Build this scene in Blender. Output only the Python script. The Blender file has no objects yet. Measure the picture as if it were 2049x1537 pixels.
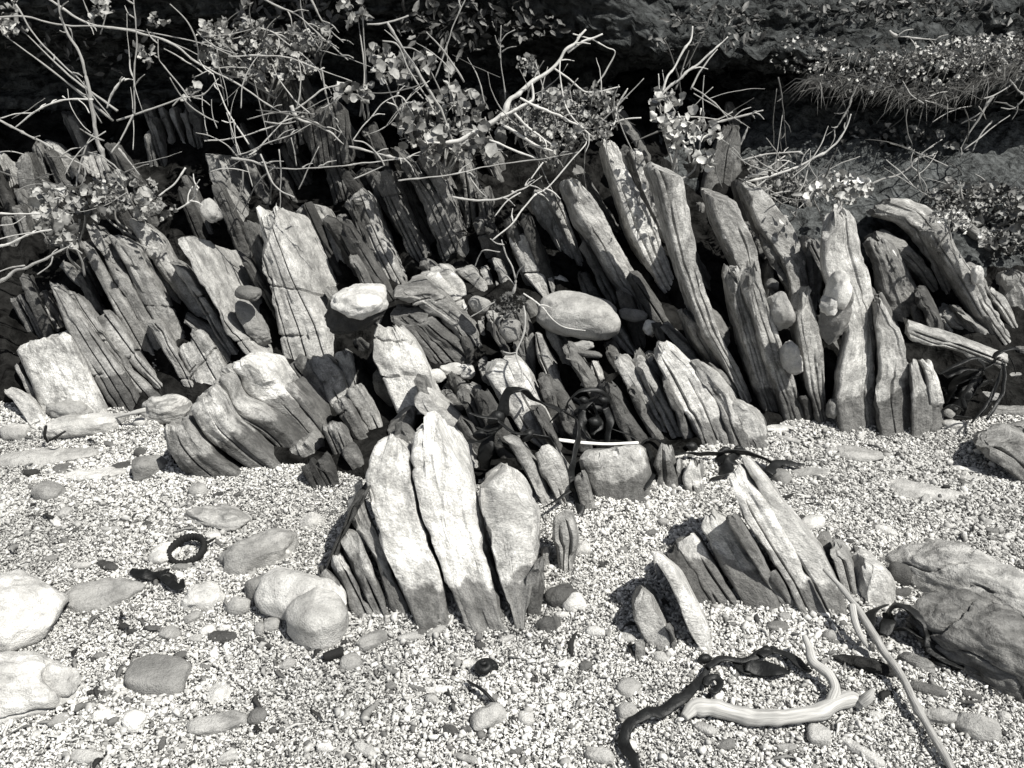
import bpy, math, random
import numpy as np
from mathutils import Vector

# ------------------------------------------------------------------ scene, camera, sky, sun
SC = bpy.context.scene
COL = SC.collection
PITCH, CAM_H, LENS = math.radians(25.0), 1.05, 30.0
FPX = LENS / 36.0 * 2049.0
cam_d = bpy.data.cameras.new("camera")
cam = bpy.data.objects.new("camera", cam_d); COL.objects.link(cam)
cam.location = (0, 0, CAM_H); cam.rotation_euler = (math.pi / 2 - PITCH, 0, 0)
cam_d.lens = LENS; cam_d.sensor_width = 36.0; cam_d.clip_start = 0.02; cam_d.clip_end = 200
SC.camera = cam

SUN_TO = Vector((0.42, -0.31, 0.85)).normalized()          # direction towards the sun
W = bpy.data.worlds.new("World"); SC.world = W; W.use_nodes = True
wn = W.node_tree.nodes; wl = W.node_tree.links
sky = wn.new("ShaderNodeTexSky"); sky.sky_type = 'NISHITA'; sky.sun_disc = False
sky.sun_elevation = math.asin(SUN_TO.z); sky.sun_rotation = math.atan2(SUN_TO.x, SUN_TO.y)
hs = wn.new("ShaderNodeHueSaturation"); hs.inputs['Saturation'].default_value = 0.40
wl.new(sky.outputs[0], hs.inputs['Color'])
wl.new(hs.outputs[0], wn['Background'].inputs[0]); wn['Background'].inputs[1].default_value = 0.06
sd = bpy.data.lights.new("sun", 'SUN'); sd.energy = 4.6; sd.angle = math.radians(0.5); sd.color = (1.0, 0.98, 0.925)
sun = bpy.data.objects.new("sun", sd); COL.objects.link(sun)
sun.rotation_euler = SUN_TO.to_track_quat('Z', 'Y').to_euler()
SC.view_settings.view_transform = 'Standard'; SC.view_settings.look = 'None'
SC.view_settings.exposure = 0.55; SC.view_settings.gamma = 1.0
SC.cycles.max_bounces = 5; SC.cycles.diffuse_bounces = 1

rnd = random.Random(7)
RNG = np.random.default_rng(7)

# ------------------------------------------------------------------ numeric helpers
def _hash(ix, iy, iz):
    h = (ix * 374761393 + iy * 668265263 + iz * 2147483647 + 974634777) & 0xFFFFFFFF
    h = ((h ^ (h >> 13)) * 1274126177) & 0xFFFFFFFF
    h = (h ^ (h >> 16)) & 0xFFFFFFFF
    h = (h * 2246822519) & 0xFFFFFFFF
    return ((h ^ (h >> 15)) & 0xFFFF) / 32767.5 - 1.0

def vnoise(x, y, z):
    x = np.asarray(x, float); y = np.asarray(y, float) + 0 * x; z = np.asarray(z, float) + 0 * x
    xi, yi, zi = np.floor(x), np.floor(y), np.floor(z)
    fx, fy, fz = x - xi, y - yi, z - zi
    fx, fy, fz = (f * f * (3 - 2 * f) for f in (fx, fy, fz))
    xi, yi, zi = xi.astype(np.int64), yi.astype(np.int64), zi.astype(np.int64)
    r = 0
    for a in (0, 1):
        for b in (0, 1):
            for c in (0, 1):
                r = r + _hash(xi + a, yi + b, zi + c) * (fx if a else 1 - fx) * (fy if b else 1 - fy) * (fz if c else 1 - fz)
    return r

def fbm(x, y, z, o=4):
    s, a, f = 0, 1.0, 1.0
    for i in range(o):
        s = s + a * vnoise(x * f + 17.3 * i, y * f - 9.1 * i, z * f + 4.7 * i); a *= .5; f *= 2.03
    return s

def sstep(a, b, x):
    t = np.clip((np.asarray(x, float) - a) / (b - a), 0, 1); return t * t * (3 - 2 * t)

CS, SN = math.cos(PITCH), math.sin(PITCH)
def ray(px, py):
    a, b = (px - 1024.5) / FPX, (768.5 - py) / FPX
    return np.array([a, CS + b * SN, -SN + b * CS])

EDGE = None
def ground(x, y):            # gravel surface, banked a little against the rocks
    x = np.asarray(x, float); y = np.asarray(y, float)
    return (0.018 * vnoise(x * 1.7, y * 1.7, 3.0) + 0.008 * vnoise(x * 5, y * 5, 8.0)) * sstep(-1, .5, y) + .020 * np.exp(-(((x + .16) / .30) ** 2 + ((y - 1.30) / .16) ** 2)) + .018 * np.exp(-(((x - .42) / .26) ** 2 + ((y - 1.33) / .15) ** 2)) + (0 if EDGE is None else .026 * np.exp(-((y - edge_y(x)) / .10) ** 2))

def support(x, y):           # gravel, then the rock rising behind it
    y = np.asarray(y, float)
    return ground(x, y) + 0.40 * np.maximum(0, y - 1.95) * sstep(1.95, 2.1, y)

def edge_y(x):               # where gravel gives way to rock, as a line on the ground
    return np.interp(x, EDGE[:, 0], EDGE[:, 1])

def hit(px, py):
    d = ray(px, py); lo, hi = 0.3, 4.5
    t = lo
    C = np.array([0, 0, CAM_H])
    while t < hi:
        p = C + d * t
        if p[2] < float(support(p[0], p[1])): break
        t += 0.02
    a, b = t - 0.02, t
    for _ in range(14):
        m = (a + b) / 2; p = C + d * m
        if p[2] < float(support(p[0], p[1])): b = m
        else: a = m
    return C + d * b

def atY(px, py, Y):
    d = ray(px, py); return np.array([0, 0, CAM_H]) + d * (Y / d[1])

K = {1: (0, 0), 2: (680, 0), 3: (1349, 0), 4: (0, 500), 5: (680, 500), 6: (1349, 500), 7: (0, 1012), 8: (680, 1012), 9: (1349, 1012), 10: (0, 400), 11: (512, 512), 12: (0, 360)}
def px(k, x, y):
    w = {10: 800, 11: 1024, 12: 1024}.get(k, 700)
    return K[k][0] + x * w / 2049.0, K[k][1] + y * w / 2049.0

EDGE = np.array([hit(*p)[:2] for p in [(-300,815),(0,835),(250,845),(315,872),(345,965),(420,970),(600,955),(690,975),(760,1000),(1080,1000),(1160,1020),(1230,1000),(1320,955),(1450,905),(1540,890),(1600,850),(1700,862),(1900,872),(2049,845),(2350,830)]])
EDGE = EDGE[np.argsort(EDGE[:, 0])]

# ------------------------------------------------------------------ object helpers
def mesh_from(name, verts, faces, mat, smooth=True, sharp=None, attrs=None):
    m = bpy.data.meshes.new(name)
    verts = np.asarray(verts, np.float32)
    m.vertices.add(len(verts)); m.vertices.foreach_set('co', verts.ravel())
    if isinstance(faces, list):
        tot = np.array([len(f) for f in faces], np.int32); idx = np.fromiter((i for f in faces for i in f), np.int32)
    else:
        tot, idx = faces
    m.loops.add(len(idx)); m.loops.foreach_set('vertex_index', idx)
    m.polygons.add(len(tot))
    m.polygons.foreach_set('loop_start', np.concatenate([[0], np.cumsum(tot)[:-1]]).astype(np.int32))
    try: m.polygons.foreach_set('loop_total', tot)
    except Exception: pass
    m.update(calc_edges=True)
    m.polygons.foreach_set('use_smooth', np.full(len(tot), bool(smooth)))
    if sharp: m.set_sharp_from_angle(angle=math.radians(sharp))
    for n, (ty, a) in (attrs or {}).items():
        at = m.attributes.new(n, ty, 'POINT')
        at.data.foreach_set('vector' if ty == 'FLOAT_VECTOR' else 'value', np.asarray(a, np.float32).ravel())
    m.materials.append(mat)
    return m

def obj(name, mesh, parent=None, label=None, cat=None, group=None, kind=None, color=None):
    o = bpy.data.objects.new(name, mesh); COL.objects.link(o)
    if parent is not None: o.parent = parent
    if label: o['label'] = label
    if cat: o['category'] = cat
    if group: o['group'] = group
    if kind: o['kind'] = kind
    if color: o.color = color
    return o

def recenter(mesh, o):       # origin to the base of the thing
    n = len(mesh.vertices); co = np.empty(n * 3, np.float32); mesh.vertices.foreach_get('co', co); co = co.reshape(-1, 3)
    c = np.array([co[:, 0].mean(), co[:, 1].mean(), co[:, 2].min()], np.float32)
    mesh.vertices.foreach_set('co', (co - c).ravel()); mesh.update(); o.location = c.tolist()

def thing(name, loc, label, cat, group=None):
    e = bpy.data.objects.new(name, None); COL.objects.link(e); e.location = loc; e.empty_display_size = .05
    e['label'] = label; e['category'] = cat
    if group: e['group'] = group
    return e

def grid_faces(nr, nc, wrap=True):
    i = np.arange(nr - 1)[:, None]; j = np.arange(nc if wrap else nc - 1)[None, :]; j2 = (j + 1) % nc
    q = np.stack([i * nc + j, i * nc + j2, (i + 1) * nc + j2, (i + 1) * nc + j], -1).reshape(-1, 4)
    return q

# ------------------------------------------------------------------ materials
def newmat(name):
    m = bpy.data.materials.new(name); m.use_nodes = True
    return m, m.node_tree, m.node_tree.nodes['Principled BSDF']

class NB:
    def __init__(s, nt): s.nt = nt
    def _in(s, sock, v):
        if hasattr(v, 'is_linked') or isinstance(v, bpy.types.NodeSocket): s.nt.links.new(v, sock)
        elif v is not None: sock.default_value = v
    def math(s, op, a, b=None, clamp=False):
        n = s.nt.nodes.new('ShaderNodeMath'); n.operation = op; n.use_clamp = clamp
        s._in(n.inputs[0], a)
        if b is not None: s._in(n.inputs[1], b)
        return n.outputs[0]
    def attr(s, name, out='Fac'):
        n = s.nt.nodes.new('ShaderNodeAttribute'); n.attribute_name = name; return n.outputs[out]
    def noise(s, vec, scale, detail=4, rough=.55, dist=0.0):
        n = s.nt.nodes.new('ShaderNodeTexNoise'); n.inputs['Scale'].default_value = scale; n.inputs['Detail'].default_value = detail
        n.inputs['Roughness'].default_value = rough; n.inputs['Distortion'].default_value = dist
        if vec is not None: s.nt.links.new(vec, n.inputs['Vector'])
        return n.outputs['Fac']
    def voro(s, vec, scale, feature='F1'):
        n = s.nt.nodes.new('ShaderNodeTexVoronoi'); n.feature = feature; n.inputs['Scale'].default_value = scale
        if vec is not None: s.nt.links.new(vec, n.inputs['Vector'])
        return n.outputs['Distance']
    def vmul(s, vec, v):
        n = s.nt.nodes.new('ShaderNodeVectorMath'); n.operation = 'MULTIPLY'; s.nt.links.new(vec, n.inputs[0]); n.inputs[1].default_value = v
        return n.outputs[0]
    def ramp(s, x, a, b, c=0.0, d=1.0, smooth=True):
        n = s.nt.nodes.new('ShaderNodeMapRange'); n.interpolation_type = 'SMOOTHSTEP' if smooth else 'LINEAR'
        s._in(n.inputs['Value'], x); s._in(n.inputs['From Min'], a); s._in(n.inputs['From Max'], b)
        s._in(n.inputs['To Min'], c); s._in(n.inputs['To Max'], d); return n.outputs[0]
    def mix(s, f, a, b):
        n = s.nt.nodes.new('ShaderNodeMix'); n.data_type = 'FLOAT'
        s._in(n.inputs[0], f); s._in(n.inputs[2], a); s._in(n.inputs[3], b); return n.outputs[0]
    def grey(s, v, tint=(1.0, .985, .945)):
        n = s.nt.nodes.new('ShaderNodeCombineColor')
        for i in range(3): s._in(n.inputs[i], s.math('MULTIPLY', v, tint[i]))
        return n.outputs[0]
    def bump(s, h, strength=.5, dist=.004, normal=None):
        n = s.nt.nodes.new('ShaderNodeBump'); n.inputs['Strength'].default_value = strength; n.inputs['Distance'].default_value = dist
        s._in(n.inputs['Height'], h)
        if normal is not None: s.nt.links.new(normal, n.inputs['Normal'])
        return n.outputs[0]
    def objcol(s):
        n = s.nt.nodes.new('ShaderNodeObjectInfo'); c = s.nt.nodes.new('ShaderNodeSeparateColor'); s.nt.links.new(n.outputs['Color'], c.inputs[0])
        return c.outputs[0], c.outputs[1], c.outputs[2], n.outputs['Random'], n.outputs['Alpha']

def make_stone():
    m, nt, bs = newmat("slate_stone"); b = NB(nt)
    sl = b.attr('sl', 'Vector'); hag = b.attr('hag'); R, G, B, rn, A = b.objcol()
    streak = b.noise(b.vmul(sl, (260, 90, 24)), 1.0, 4, .6)
    streak2 = b.noise(b.vmul(sl, (420, 160, 9)), 1.0, 3, .6)
    blotch = b.noise(sl, 9.0, 5, .6, .3)
    grain = b.noise(sl, 330.0, 4, .75)
    stain = b.noise(b.vmul(sl, (26, 22, 15)), 1.0, 6, .65, .6)
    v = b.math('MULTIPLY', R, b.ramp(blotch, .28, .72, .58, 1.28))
    v = b.math('MULTIPLY', v, b.mix(b.math('MULTIPLY', rn, .8), 1.0, b.ramp(streak, .28, .72, .76, 1.18)))
    mott = b.noise(sl, 38.0, 5, .7, .4); v = b.math('MULTIPLY', v, b.ramp(mott, .32, .68, .70, 1.22))
    v = b.math('MULTIPLY', v, b.ramp(grain, .3, .7, .66, 1.25))
    # dark weathering stains, amount in alpha
    st = b.math('MULTIPLY', b.ramp(stain, .50, .60, 0, 1), A)
    v = b.mix(st, v, b.math('MULTIPLY', v, .30))
    pit = b.ramp(b.noise(sl, 150.0, 3, .6), .60, .68, 0, .6); v = b.mix(pit, v, b.math('MULTIPLY', v, .42))
    crack = b.math('MULTIPLY', b.ramp(streak2, .62, .69, 0, .8), b.ramp(blotch, .4, .55, 0, 1))
    v = b.mix(crack, v, b.math('MULTIPLY', v, .35))  # crack lines get the shade of a crevice in their colour
    # pale lichen
    ln = b.math('ADD', b.noise(sl, 24.0, 4, .6, .4), b.math('MULTIPLY', b.noise(sl, 130.0, 3, .6), .22))
    lm = b.math('MULTIPLY', b.ramp(ln, b.math('SUBTRACT', .93, b.math('MULTIPLY', G, .27)), b.math('SUBTRACT', .95, b.math('MULTIPLY', G, .27)), 0, 1), b.math('GREATER_THAN', G, .01))
    v = b.mix(lm, v, .62)
    vd = b.math('ADD', b.voro(b.vmul(sl, (1, 1, .6)), 26.0), b.math('MULTIPLY', b.math('SUBTRACT', b.noise(sl, 70.0, 3), .5), .22))
    sp = b.math('MULTIPLY', b.math('LESS_THAN', vd, b.math('MULTIPLY', G, .30)), b.math('GREATER_THAN', G, .01))
    v = b.mix(sp, v, .64)
    # wet band above the gravel: a tide mark with a soft wandering edge; painted shade on the folded rock
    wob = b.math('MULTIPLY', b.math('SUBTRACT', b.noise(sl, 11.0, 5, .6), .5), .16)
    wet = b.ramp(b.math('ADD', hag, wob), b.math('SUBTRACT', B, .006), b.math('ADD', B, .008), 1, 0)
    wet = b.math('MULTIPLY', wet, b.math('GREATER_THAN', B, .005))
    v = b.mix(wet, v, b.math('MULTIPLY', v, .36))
    nt.links.new(b.grey(v), bs.inputs['Base Color'])
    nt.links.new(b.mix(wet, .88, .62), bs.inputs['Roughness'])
    bs.inputs['Specular IOR Level'].default_value = .25
    h = b.math('ADD', b.math('MULTIPLY', streak, .3), b.math('MULTIPLY', grain, .6))
    h = b.math('ADD', h, b.math('MULTIPLY', b.ramp(streak2, .6, .75), -.5))
    n1 = b.bump(h, .5, .004)
    n2 = b.bump(b.noise(sl, 60.0, 6, .7), .8, .012, n1)
    nt.links.new(n2, bs.inputs['Normal'])
    return m

def make_cobble():
    m, nt, bs = newmat("beach_stone"); b = NB(nt)
    sl = b.attr('sl', 'Vector'); R, G, B, rn, A = b.objcol()
    blotch = b.noise(sl, 14.0, 6, .62, .5); grain = b.noise(sl, 380.0, 3, .7)
    band = b.noise(b.vmul(sl, (12, 30, 110)), 1.0, 4, .6, .6)
    v = b.math('MULTIPLY', R, b.ramp(blotch, .28, .72, .55, 1.2)); pit = b.ramp(b.noise(sl, 130.0, 4, .65), .58, .68, 0, .55); v = b.mix(pit, v, b.math('MULTIPLY', v, .5)); v = b.math('MULTIPLY', v, b.ramp(grain, .25, .75, .8, 1.15))
    v = b.mix(B, v, b.math('MULTIPLY', v, b.ramp(band, .4, .58, .5, 1.1)))
    st = b.math('MULTIPLY', b.ramp(blotch, .55, .66), A); v = b.mix(st, v, b.math('MULTIPLY', v, .3))
    lm = b.math('MULTIPLY', b.ramp(b.noise(sl, 22.0, 4), .56, .6), G); v = b.mix(lm, v, .72)
    nt.links.new(b.grey(v), bs.inputs['Base Color']); bs.inputs['Roughness'].default_value = .85; bs.inputs['Specular IOR Level'].default_value = .25
    h = b.math('ADD', b.math('MULTIPLY', grain, .35), b.math('ADD', b.noise(sl, 70.0, 5, .65), b.math('MULTIPLY', band, b.math('MULTIPLY', B, .8))))
    nt.links.new(b.bump(h, .8, .009), bs.inputs['Normal'])
    return m

def make_grain():
    m, nt, bs = newmat("gravel_grain"); b = NB(nt)
    t = b.attr('tone'); geo = nt.nodes.new('ShaderNodeNewGeometry')
    v = b.math('MULTIPLY', t, b.ramp(b.noise(geo.outputs['Position'], 300.0, 3), .3, .7, .8, 1.15))
    nt.links.new(b.grey(v), bs.inputs['Base Color']); bs.inputs['Roughness'].default_value = .8; bs.inputs['Specular IOR Level'].default_value = .25
    return m

def make_plain(name, v0, scale=60, contrast=.35, rough=.85, bump=.5, dist=.004, tint=(1, .985, .945), spec=.25, stretch=None):
    m, nt, bs = newmat(name); b = NB(nt)
    tc = nt.nodes.new('ShaderNodeTexCoord'); vec = tc.outputs['Object']
    if stretch: vec = b.attr('sl', 'Vector'); vec = b.vmul(vec, stretch)
    n = b.noise(vec, scale, 5, .62, .3)
    v = b.ramp(n, .25, .75, v0 * (1 - contrast), v0 * (1 + contrast))
    nt.links.new(b.grey(v, tint), bs.inputs['Base Color']); bs.inputs['Roughness'].default_value = rough
    bs.inputs['Specular IOR Level'].default_value = spec
    nt.links.new(b.bump(n, bump, dist), bs.inputs['Normal'])
    return m

def make_leaf():
    m, nt, bs = newmat("leaf"); b = NB(nt)
    t = b.attr('tone'); geo = nt.nodes.new('ShaderNodeNewGeometry')
    v = b.math('MULTIPLY', t, b.ramp(b.noise(geo.outputs['Position'], 90.0, 4), .3, .7, .72, 1.2))
    nt.links.new(b.grey(v, (1, .99, .95)), bs.inputs['Base Color']); bs.inputs['Roughness'].default_value = .6
    bs.inputs['Specular IOR Level'].default_value = .3
    return m

MS, MC, MG, ML = make_stone(), make_cobble(), make_grain(), make_leaf()
M_TWIG = make_plain("dry_twig_bark", .34, 1.0, .6, .8, .5, .002, stretch=(500, 500, 40))
M_BONE = make_plain("bleached_wood", .52, 1.0, .3, .8, .5, .002, stretch=(500, 500, 40))
M_TWIG_D = make_plain("dark_twig_bark", .11, 1.0, .5, .8, .5, .002, stretch=(500, 500, 40))
M_TWIG_M = make_plain("grey_twig_bark", .30, 1.0, .45, .8, .5, .002, stretch=(500, 500, 40))
M_WOOD = make_plain("weathered_wood", .40, 1.0, .38, .85, .6, .003, stretch=(300, 300, 14))
M_KELP = make_plain("wet_kelp", .008, 60, .5, .5, .6, .004, tint=(.95, 1, 1.0), spec=.3)
M_CORD = make_plain("black_elastic", .012, 400, .3, .8, .5, .002)
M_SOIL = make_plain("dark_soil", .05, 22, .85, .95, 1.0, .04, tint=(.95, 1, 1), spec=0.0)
M_BED = make_plain("crevice_rock", .014, 20, .8, .95, 1.0, .03, spec=0.0)  # near black, so the gaps between slabs keep their deep shade by colour
M_SHEET = make_plain("gravel_bed", .55, 130, .8, .95, 1.0, .006)
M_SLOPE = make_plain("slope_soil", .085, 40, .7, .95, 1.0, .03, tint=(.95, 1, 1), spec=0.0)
M_SHELL = make_plain("shell", .72, 90, .12, .6, .3, .001)

# ------------------------------------------------------------------ slab builder
SLAB_N = [0]
TONE_F = {}
NOBREAK = set()
def slab(label, k, tone, st, E=(10, -4, .16), lean=.35, lich=0.0, wet=0.0, stain=.38, jag=.014, n=9.0, Y=None, notch=None, rough=1.0, fat=.05, breaks=None, raw=False, yaw=0.0,
         deep=.12, name='upright_rock', group='slate slabs standing on edge in the outcrop', sq=None):
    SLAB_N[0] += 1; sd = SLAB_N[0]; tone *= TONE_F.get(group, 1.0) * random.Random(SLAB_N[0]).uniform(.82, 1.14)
    if lean == .35 and tone < .29: lean = .08
    P = [(px(k, a, b), px(k, c, d)) for a, b, c, d in st]
    bx, by = (P[0][0][0] + P[0][1][0]) / 2, (P[0][0][1] + P[0][1][1]) / 2
    base = hit(bx, by) if Y is None else atY(bx, by, Y)
    y0, z0 = base[1], base[2]
    def on(p):                       # ray meets the leaning plane Y = y0 + lean (z - z0)
        d = ray(*p); s = (y0 + lean * (CAM_H - z0) - yaw * base[0]) / (d[1] - lean * d[2] - yaw * d[0]); return np.array([0, 0, CAM_H]) + d * s
    Lp = np.array([on(a) for a, b in P]); Rp = np.array([on(b) for a, b in P])
    # bury the foot
    ax = ((Lp[1] + Rp[1]) - (Lp[0] + Rp[0])); ax = ax / np.linalg.norm(ax)
    Lp = np.vstack([Lp[0] - ax * deep, Lp]); Rp = np.vstack([Rp[0] - ax * deep, Rp])
    mid = (Lp + Rp) / 2
    seg = np.concatenate([[0], np.cumsum(np.linalg.norm(np.diff(mid, axis=0), axis=1))]); LEN = seg[-1]
    c = mid[len(mid) // 2]
    d = c - np.array([0, 0, CAM_H]); zc = d[1] * CS - d[2] * SN
    cx, cy = 1024.5 + d[0] / zc * FPX, 768.5 - (d[1] * SN + d[2] * CS) / zc * FPX
    Ev = atY(cx + E[0], cy + E[1], c[1] + E[2]) - c
    r = random.Random(sd * 13 + 5)
    nl = int(np.clip(LEN / .010, 16, 66)); ts = np.linspace(0, 1, nl); brk = []
    if breaks is None: breaks = r.choice([0, 1, 1, 2]) if LEN > .25 and label[:3] != 'low' and group not in NOBREAK else 0
    for _ in range(breaks):
        t0 = r.uniform(.35, .88); brk.append((t0, r.uniform(.005, .011), r.uniform(-.15, .15), r.uniform(.4, 1.0)))
        ts = np.concatenate([ts, t0 + np.array([-.006, -.0035, -.0012, .0012, .0035, .006]) / LEN])
    ts = np.unique(np.clip(ts, 0, 1)); nl = len(ts); s = ts * LEN
    def interp(A):                   # smooth interpolation through the stations
        out = np.stack([np.interp(s, seg, A[:, i]) for i in range(3)], 1)
        ker = np.array([0, 1, 2, 1, 0]) / 4.0
        pad = np.vstack([out[:1]] * 2 + [out] + [out[-1:]] * 2)
        sm = np.stack([np.convolve(pad[:, i], ker, 'valid') for i in range(3)], 1)
        sm[-1] = out[-1]; return sm
    Lc, Rc = interp(Lp), interp(Rp); wd = (Rc - Lc) * fat; Lc, Rc = Lc - wd, Rc + wd
    Wl = np.linalg.norm(Rc - Lc, axis=1).mean(); El = np.linalg.norm(Ev)
    # perimeter of a rounded box, even steps, extra points at the notches of the end face
    th = np.linspace(0, 2 * np.pi, 2000, endpoint=False) + np.pi * 1.25
    cc, ss = np.cos(th), np.sin(th)
    u = .5 + .5 * np.sign(cc) * np.abs(cc) ** (2 / n); v = .5 + .5 * np.sign(ss) * np.abs(ss) ** (2 / n)
    dl = np.hypot(np.diff(np.append(u, u[0])) * Wl, np.diff(np.append(v, v[0])) * El) * np.where(v > .8, .3, np.where(v < .06, 2.0, .75)); arc = np.concatenate([[0], np.cumsum(dl)])
    NA = int(np.clip(arc[-1] / .0075, 22, 76)); tgt = np.linspace(0, arc[-1], NA, endpoint=False)
    if notch is None:
        notch = int(np.clip(Wl / .028, 0, 4)) if r.random() < .8 else 0
        notch = notch + (1 if notch and Wl > .05 else 0)
    nots = [((i + r.uniform(.25, .75)) / notch * .8 + .1, r.uniform(.007, .017), r.uniform(.45, 1.15)) for i in range(notch)]
    ext = []
    for u0, _, _ in nots:
        fr = np.where(v < .25)[0]; j = fr[np.argmin(np.abs(u[fr] - u0))]
        for o in (-.0066, -.0032, -.0011, .0011, .0032, .0066): ext.append((arc[j] + o) % arc[-1])
    tgt = np.unique(np.concatenate([tgt, ext]))
    keep = [0]
    for i in range(1, len(tgt)):
        if tgt[i] - tgt[keep[-1]] > .0009: keep.append(i)
    tgt = tgt[keep]
    uu = np.interp(tgt, arc, np.append(u, u[0])); vv = np.interp(tgt, arc, np.append(v, v[0]))
    NA = len(uu)
    U = np.tile(uu, (nl, 1)); V = np.tile(vv, (nl, 1)); T = np.tile(ts[:, None], (1, NA))
    # end rounding
    k_ = np.clip((T - (1 - .014 / max(LEN, .05))) / (.014 / max(LEN, .05)), 0, 1); shr = 1 - .14 * k_ ** 2
    taper = 1 - .12 * T ** 2
    Us = .5 + (U - .5) * shr; Vs = .5 + (V - .5) * shr
    def place(Us, Vs, Lr, Rr, tp): return Lr[:, None] + Us[..., None] * (Rr - Lr)[:, None] + (Vs * tp)[..., None] * Ev
    X = place(Us, Vs, Lc, Rc, taper)
    # cap rings
    caps = []
    for q in (.62, .34, .12):
        caps.append(place(.5 + (uu[None] - .5) * .86 * q, .5 + (vv[None] - .5) * .86 * q, Lc[-1:], Rc[-1:], np.full((1, NA), .88)))
    X = np.concatenate([X] + caps, 0); nr = len(X)
    Uf = np.vstack([U] + [np.tile(.5 + (uu - .5) * q, (1, 1)) for q in (.62, .34, .12)])
    Vf = np.vstack([V] + [np.tile(.5 + (vv - .5) * q, (1, 1)) for q in (.62, .34, .12)])
    Tf = np.vstack([T] + [np.full((1, NA), 1.0)] * 3)
    axis = (Rc[-1] + Lc[-1] - Rc[nl // 2] - Lc[nl // 2]); axis = axis / np.linalg.norm(axis)
    # surface normals of the loft
    dA = np.roll(X, -1, 1) - np.roll(X, 1, 1); dT = np.gradient(X, axis=0)
    N = np.cross(dA, dT); N /= (np.linalg.norm(N, axis=2, keepdims=True) + 1e-9); N[nl:] = axis
    w_ = Uf * Wl
    groove = vnoise(w_ / .009 + sd * 7.7, Tf * LEN / .16, Vf * 1.1 + sd) * .0015 + vnoise(w_ / .022 + sd * 3.1, Tf * LEN / .25, sd) * .0028 + .0018
    lw = r.uniform(.009, .017); lam = np.floor(w_ / lw + .35 * vnoise(Tf * LEN / .12, sd, 1.0) + 100)
    groove = groove * .6 + (_hash(lam.astype(np.int64), np.floor(Tf * LEN / .11 + _hash(lam.astype(np.int64), np.full(lam.shape, sd), np.zeros(lam.shape, np.int64)) * 3).astype(np.int64), np.full(lam.shape, sd, np.int64))) * .0032 * (Vf < .5)
    big = fbm(X[..., 0] * 9 + sd, X[..., 1] * 9, X[..., 2] * 9, 2) * .0022 + fbm(X[..., 0] * 28 + sd, X[..., 1] * 28, X[..., 2] * 28, 2) * .0022 + fbm(X[..., 0] * 70 + sd, X[..., 1] * 70, X[..., 2] * 70, 2) * .0012
    chip = np.minimum(0, fbm(X[..., 0] * 24 + sd * 2, X[..., 1] * 24, X[..., 2] * 24, 2) + .25) * .010 * np.clip(2 * (np.abs(Uf - .5) + np.abs(Vf - .5)) - .9, 0, 1) * 2
    sc = min(1.0, Wl / .05) * rough
    disp = (groove + big + chip) * sc
    front = (Vf < .3)
    for u0, dp, tl in nots:
        wob = vnoise(Tf * LEN / .07 + u0 * 40, sd, 2.0) * .0009
        g = np.exp(-((((Uf - u0) * Wl - wob) / .0017) ** 2)) * dp * front * sstep(-.05, .05, tl - Tf) if tl < 1 else np.exp(-((((Uf - u0) * Wl - wob) / .0017) ** 2)) * dp * front
        disp = disp - g
    for t0, dp, tilt, ex in brk:
        ln = (Tf - t0) * LEN - tilt * w_ - vnoise(w_ / .02, sd, t0 * 9) * .0025
        disp = disp - np.exp(-(ln / .0024) ** 2) * dp * (Vf < .6) * (np.abs(_hash(np.floor(Uf * 3).astype(np.int64), np.full(Uf.shape, sd), np.full(Uf.shape, int(t0 * 99)))) < ex)
    X = X + N * disp[..., None]
    # broken, stepped tops: every lamina ends at its own height
    step = vnoise(np.floor(w_ / .022) * 3.7 + sd * 5.1, np.floor(Vf * 2.3) * 2.1, sd) * .8 + vnoise(w_ / .012 + sd, Vf * 3, sd * 2.0) * .35 - .1
    X = X + axis * (step * min(jag, .035) * min(1, LEN / .25) * sstep(.72, 1, Tf))[..., None]
    # flat break faces: oblique planes take off the corners of the top, long bevels run down the edges
    if not any(w in label for w in ('round', 'square', 'block', 'fold')):
        Wh = (Rc[-1] - Lc[-1]); wt = np.linalg.norm(Wh); Wh = Wh / wt; Eh = Ev / El; Ct = (Lc[-1] + Rc[-1]) / 2 + Ev * .4
        for sgn in r.sample([-1, 1], r.choice([1, 2, 2])):
            tht = math.radians(r.uniform(18, 58)); nn = axis * math.cos(tht) + Wh * sgn * math.sin(tht) + Eh * r.uniform(-.5, .25); nn /= np.linalg.norm(nn)
            p0 = Ct + Wh * sgn * wt * r.uniform(.16, .44) - axis * wt * r.uniform(0, .10)
            X = X - (np.minimum(np.maximum(0, (X - p0) @ nn), min(.03, wt * .45)) * (Tf > .55))[..., None] * nn
        for sgn in (-1, 1):
            for _ in range(r.choice([1, 1, 2])):
                i_ = r.randint(nl // 5, nl - 2); tilt = r.uniform(-.10, .10); ph = math.radians(r.uniform(25, 65))
                Wm = (Rc[i_] - Lc[i_]); wm = np.linalg.norm(Wm); Wm = Wm / wm
                nn = Wm * sgn * math.sin(ph) - Eh * math.cos(ph) + axis * tilt; nn /= np.linalg.norm(nn)
                p0 = (Rc[i_] if sgn > 0 else Lc[i_]) - nn * min(.007, wm * .10) * r.uniform(.4, 1.3)
                X = X - (np.minimum(np.maximum(0, (X - p0) @ nn), .008) * (np.abs(Tf - ts[i_]) < r.uniform(.15, .5)))[..., None] * nn * .9
    X = X.reshape(-1, 3)
    cen = X[-NA:].mean(0); verts = np.vstack([X, cen])
    q = grid_faces(nr, NA); last = (nr - 1) * NA; j = np.arange(NA)
    tri = np.stack([last + j, last + (j + 1) % NA, np.full(NA, len(X))], 1)
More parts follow.
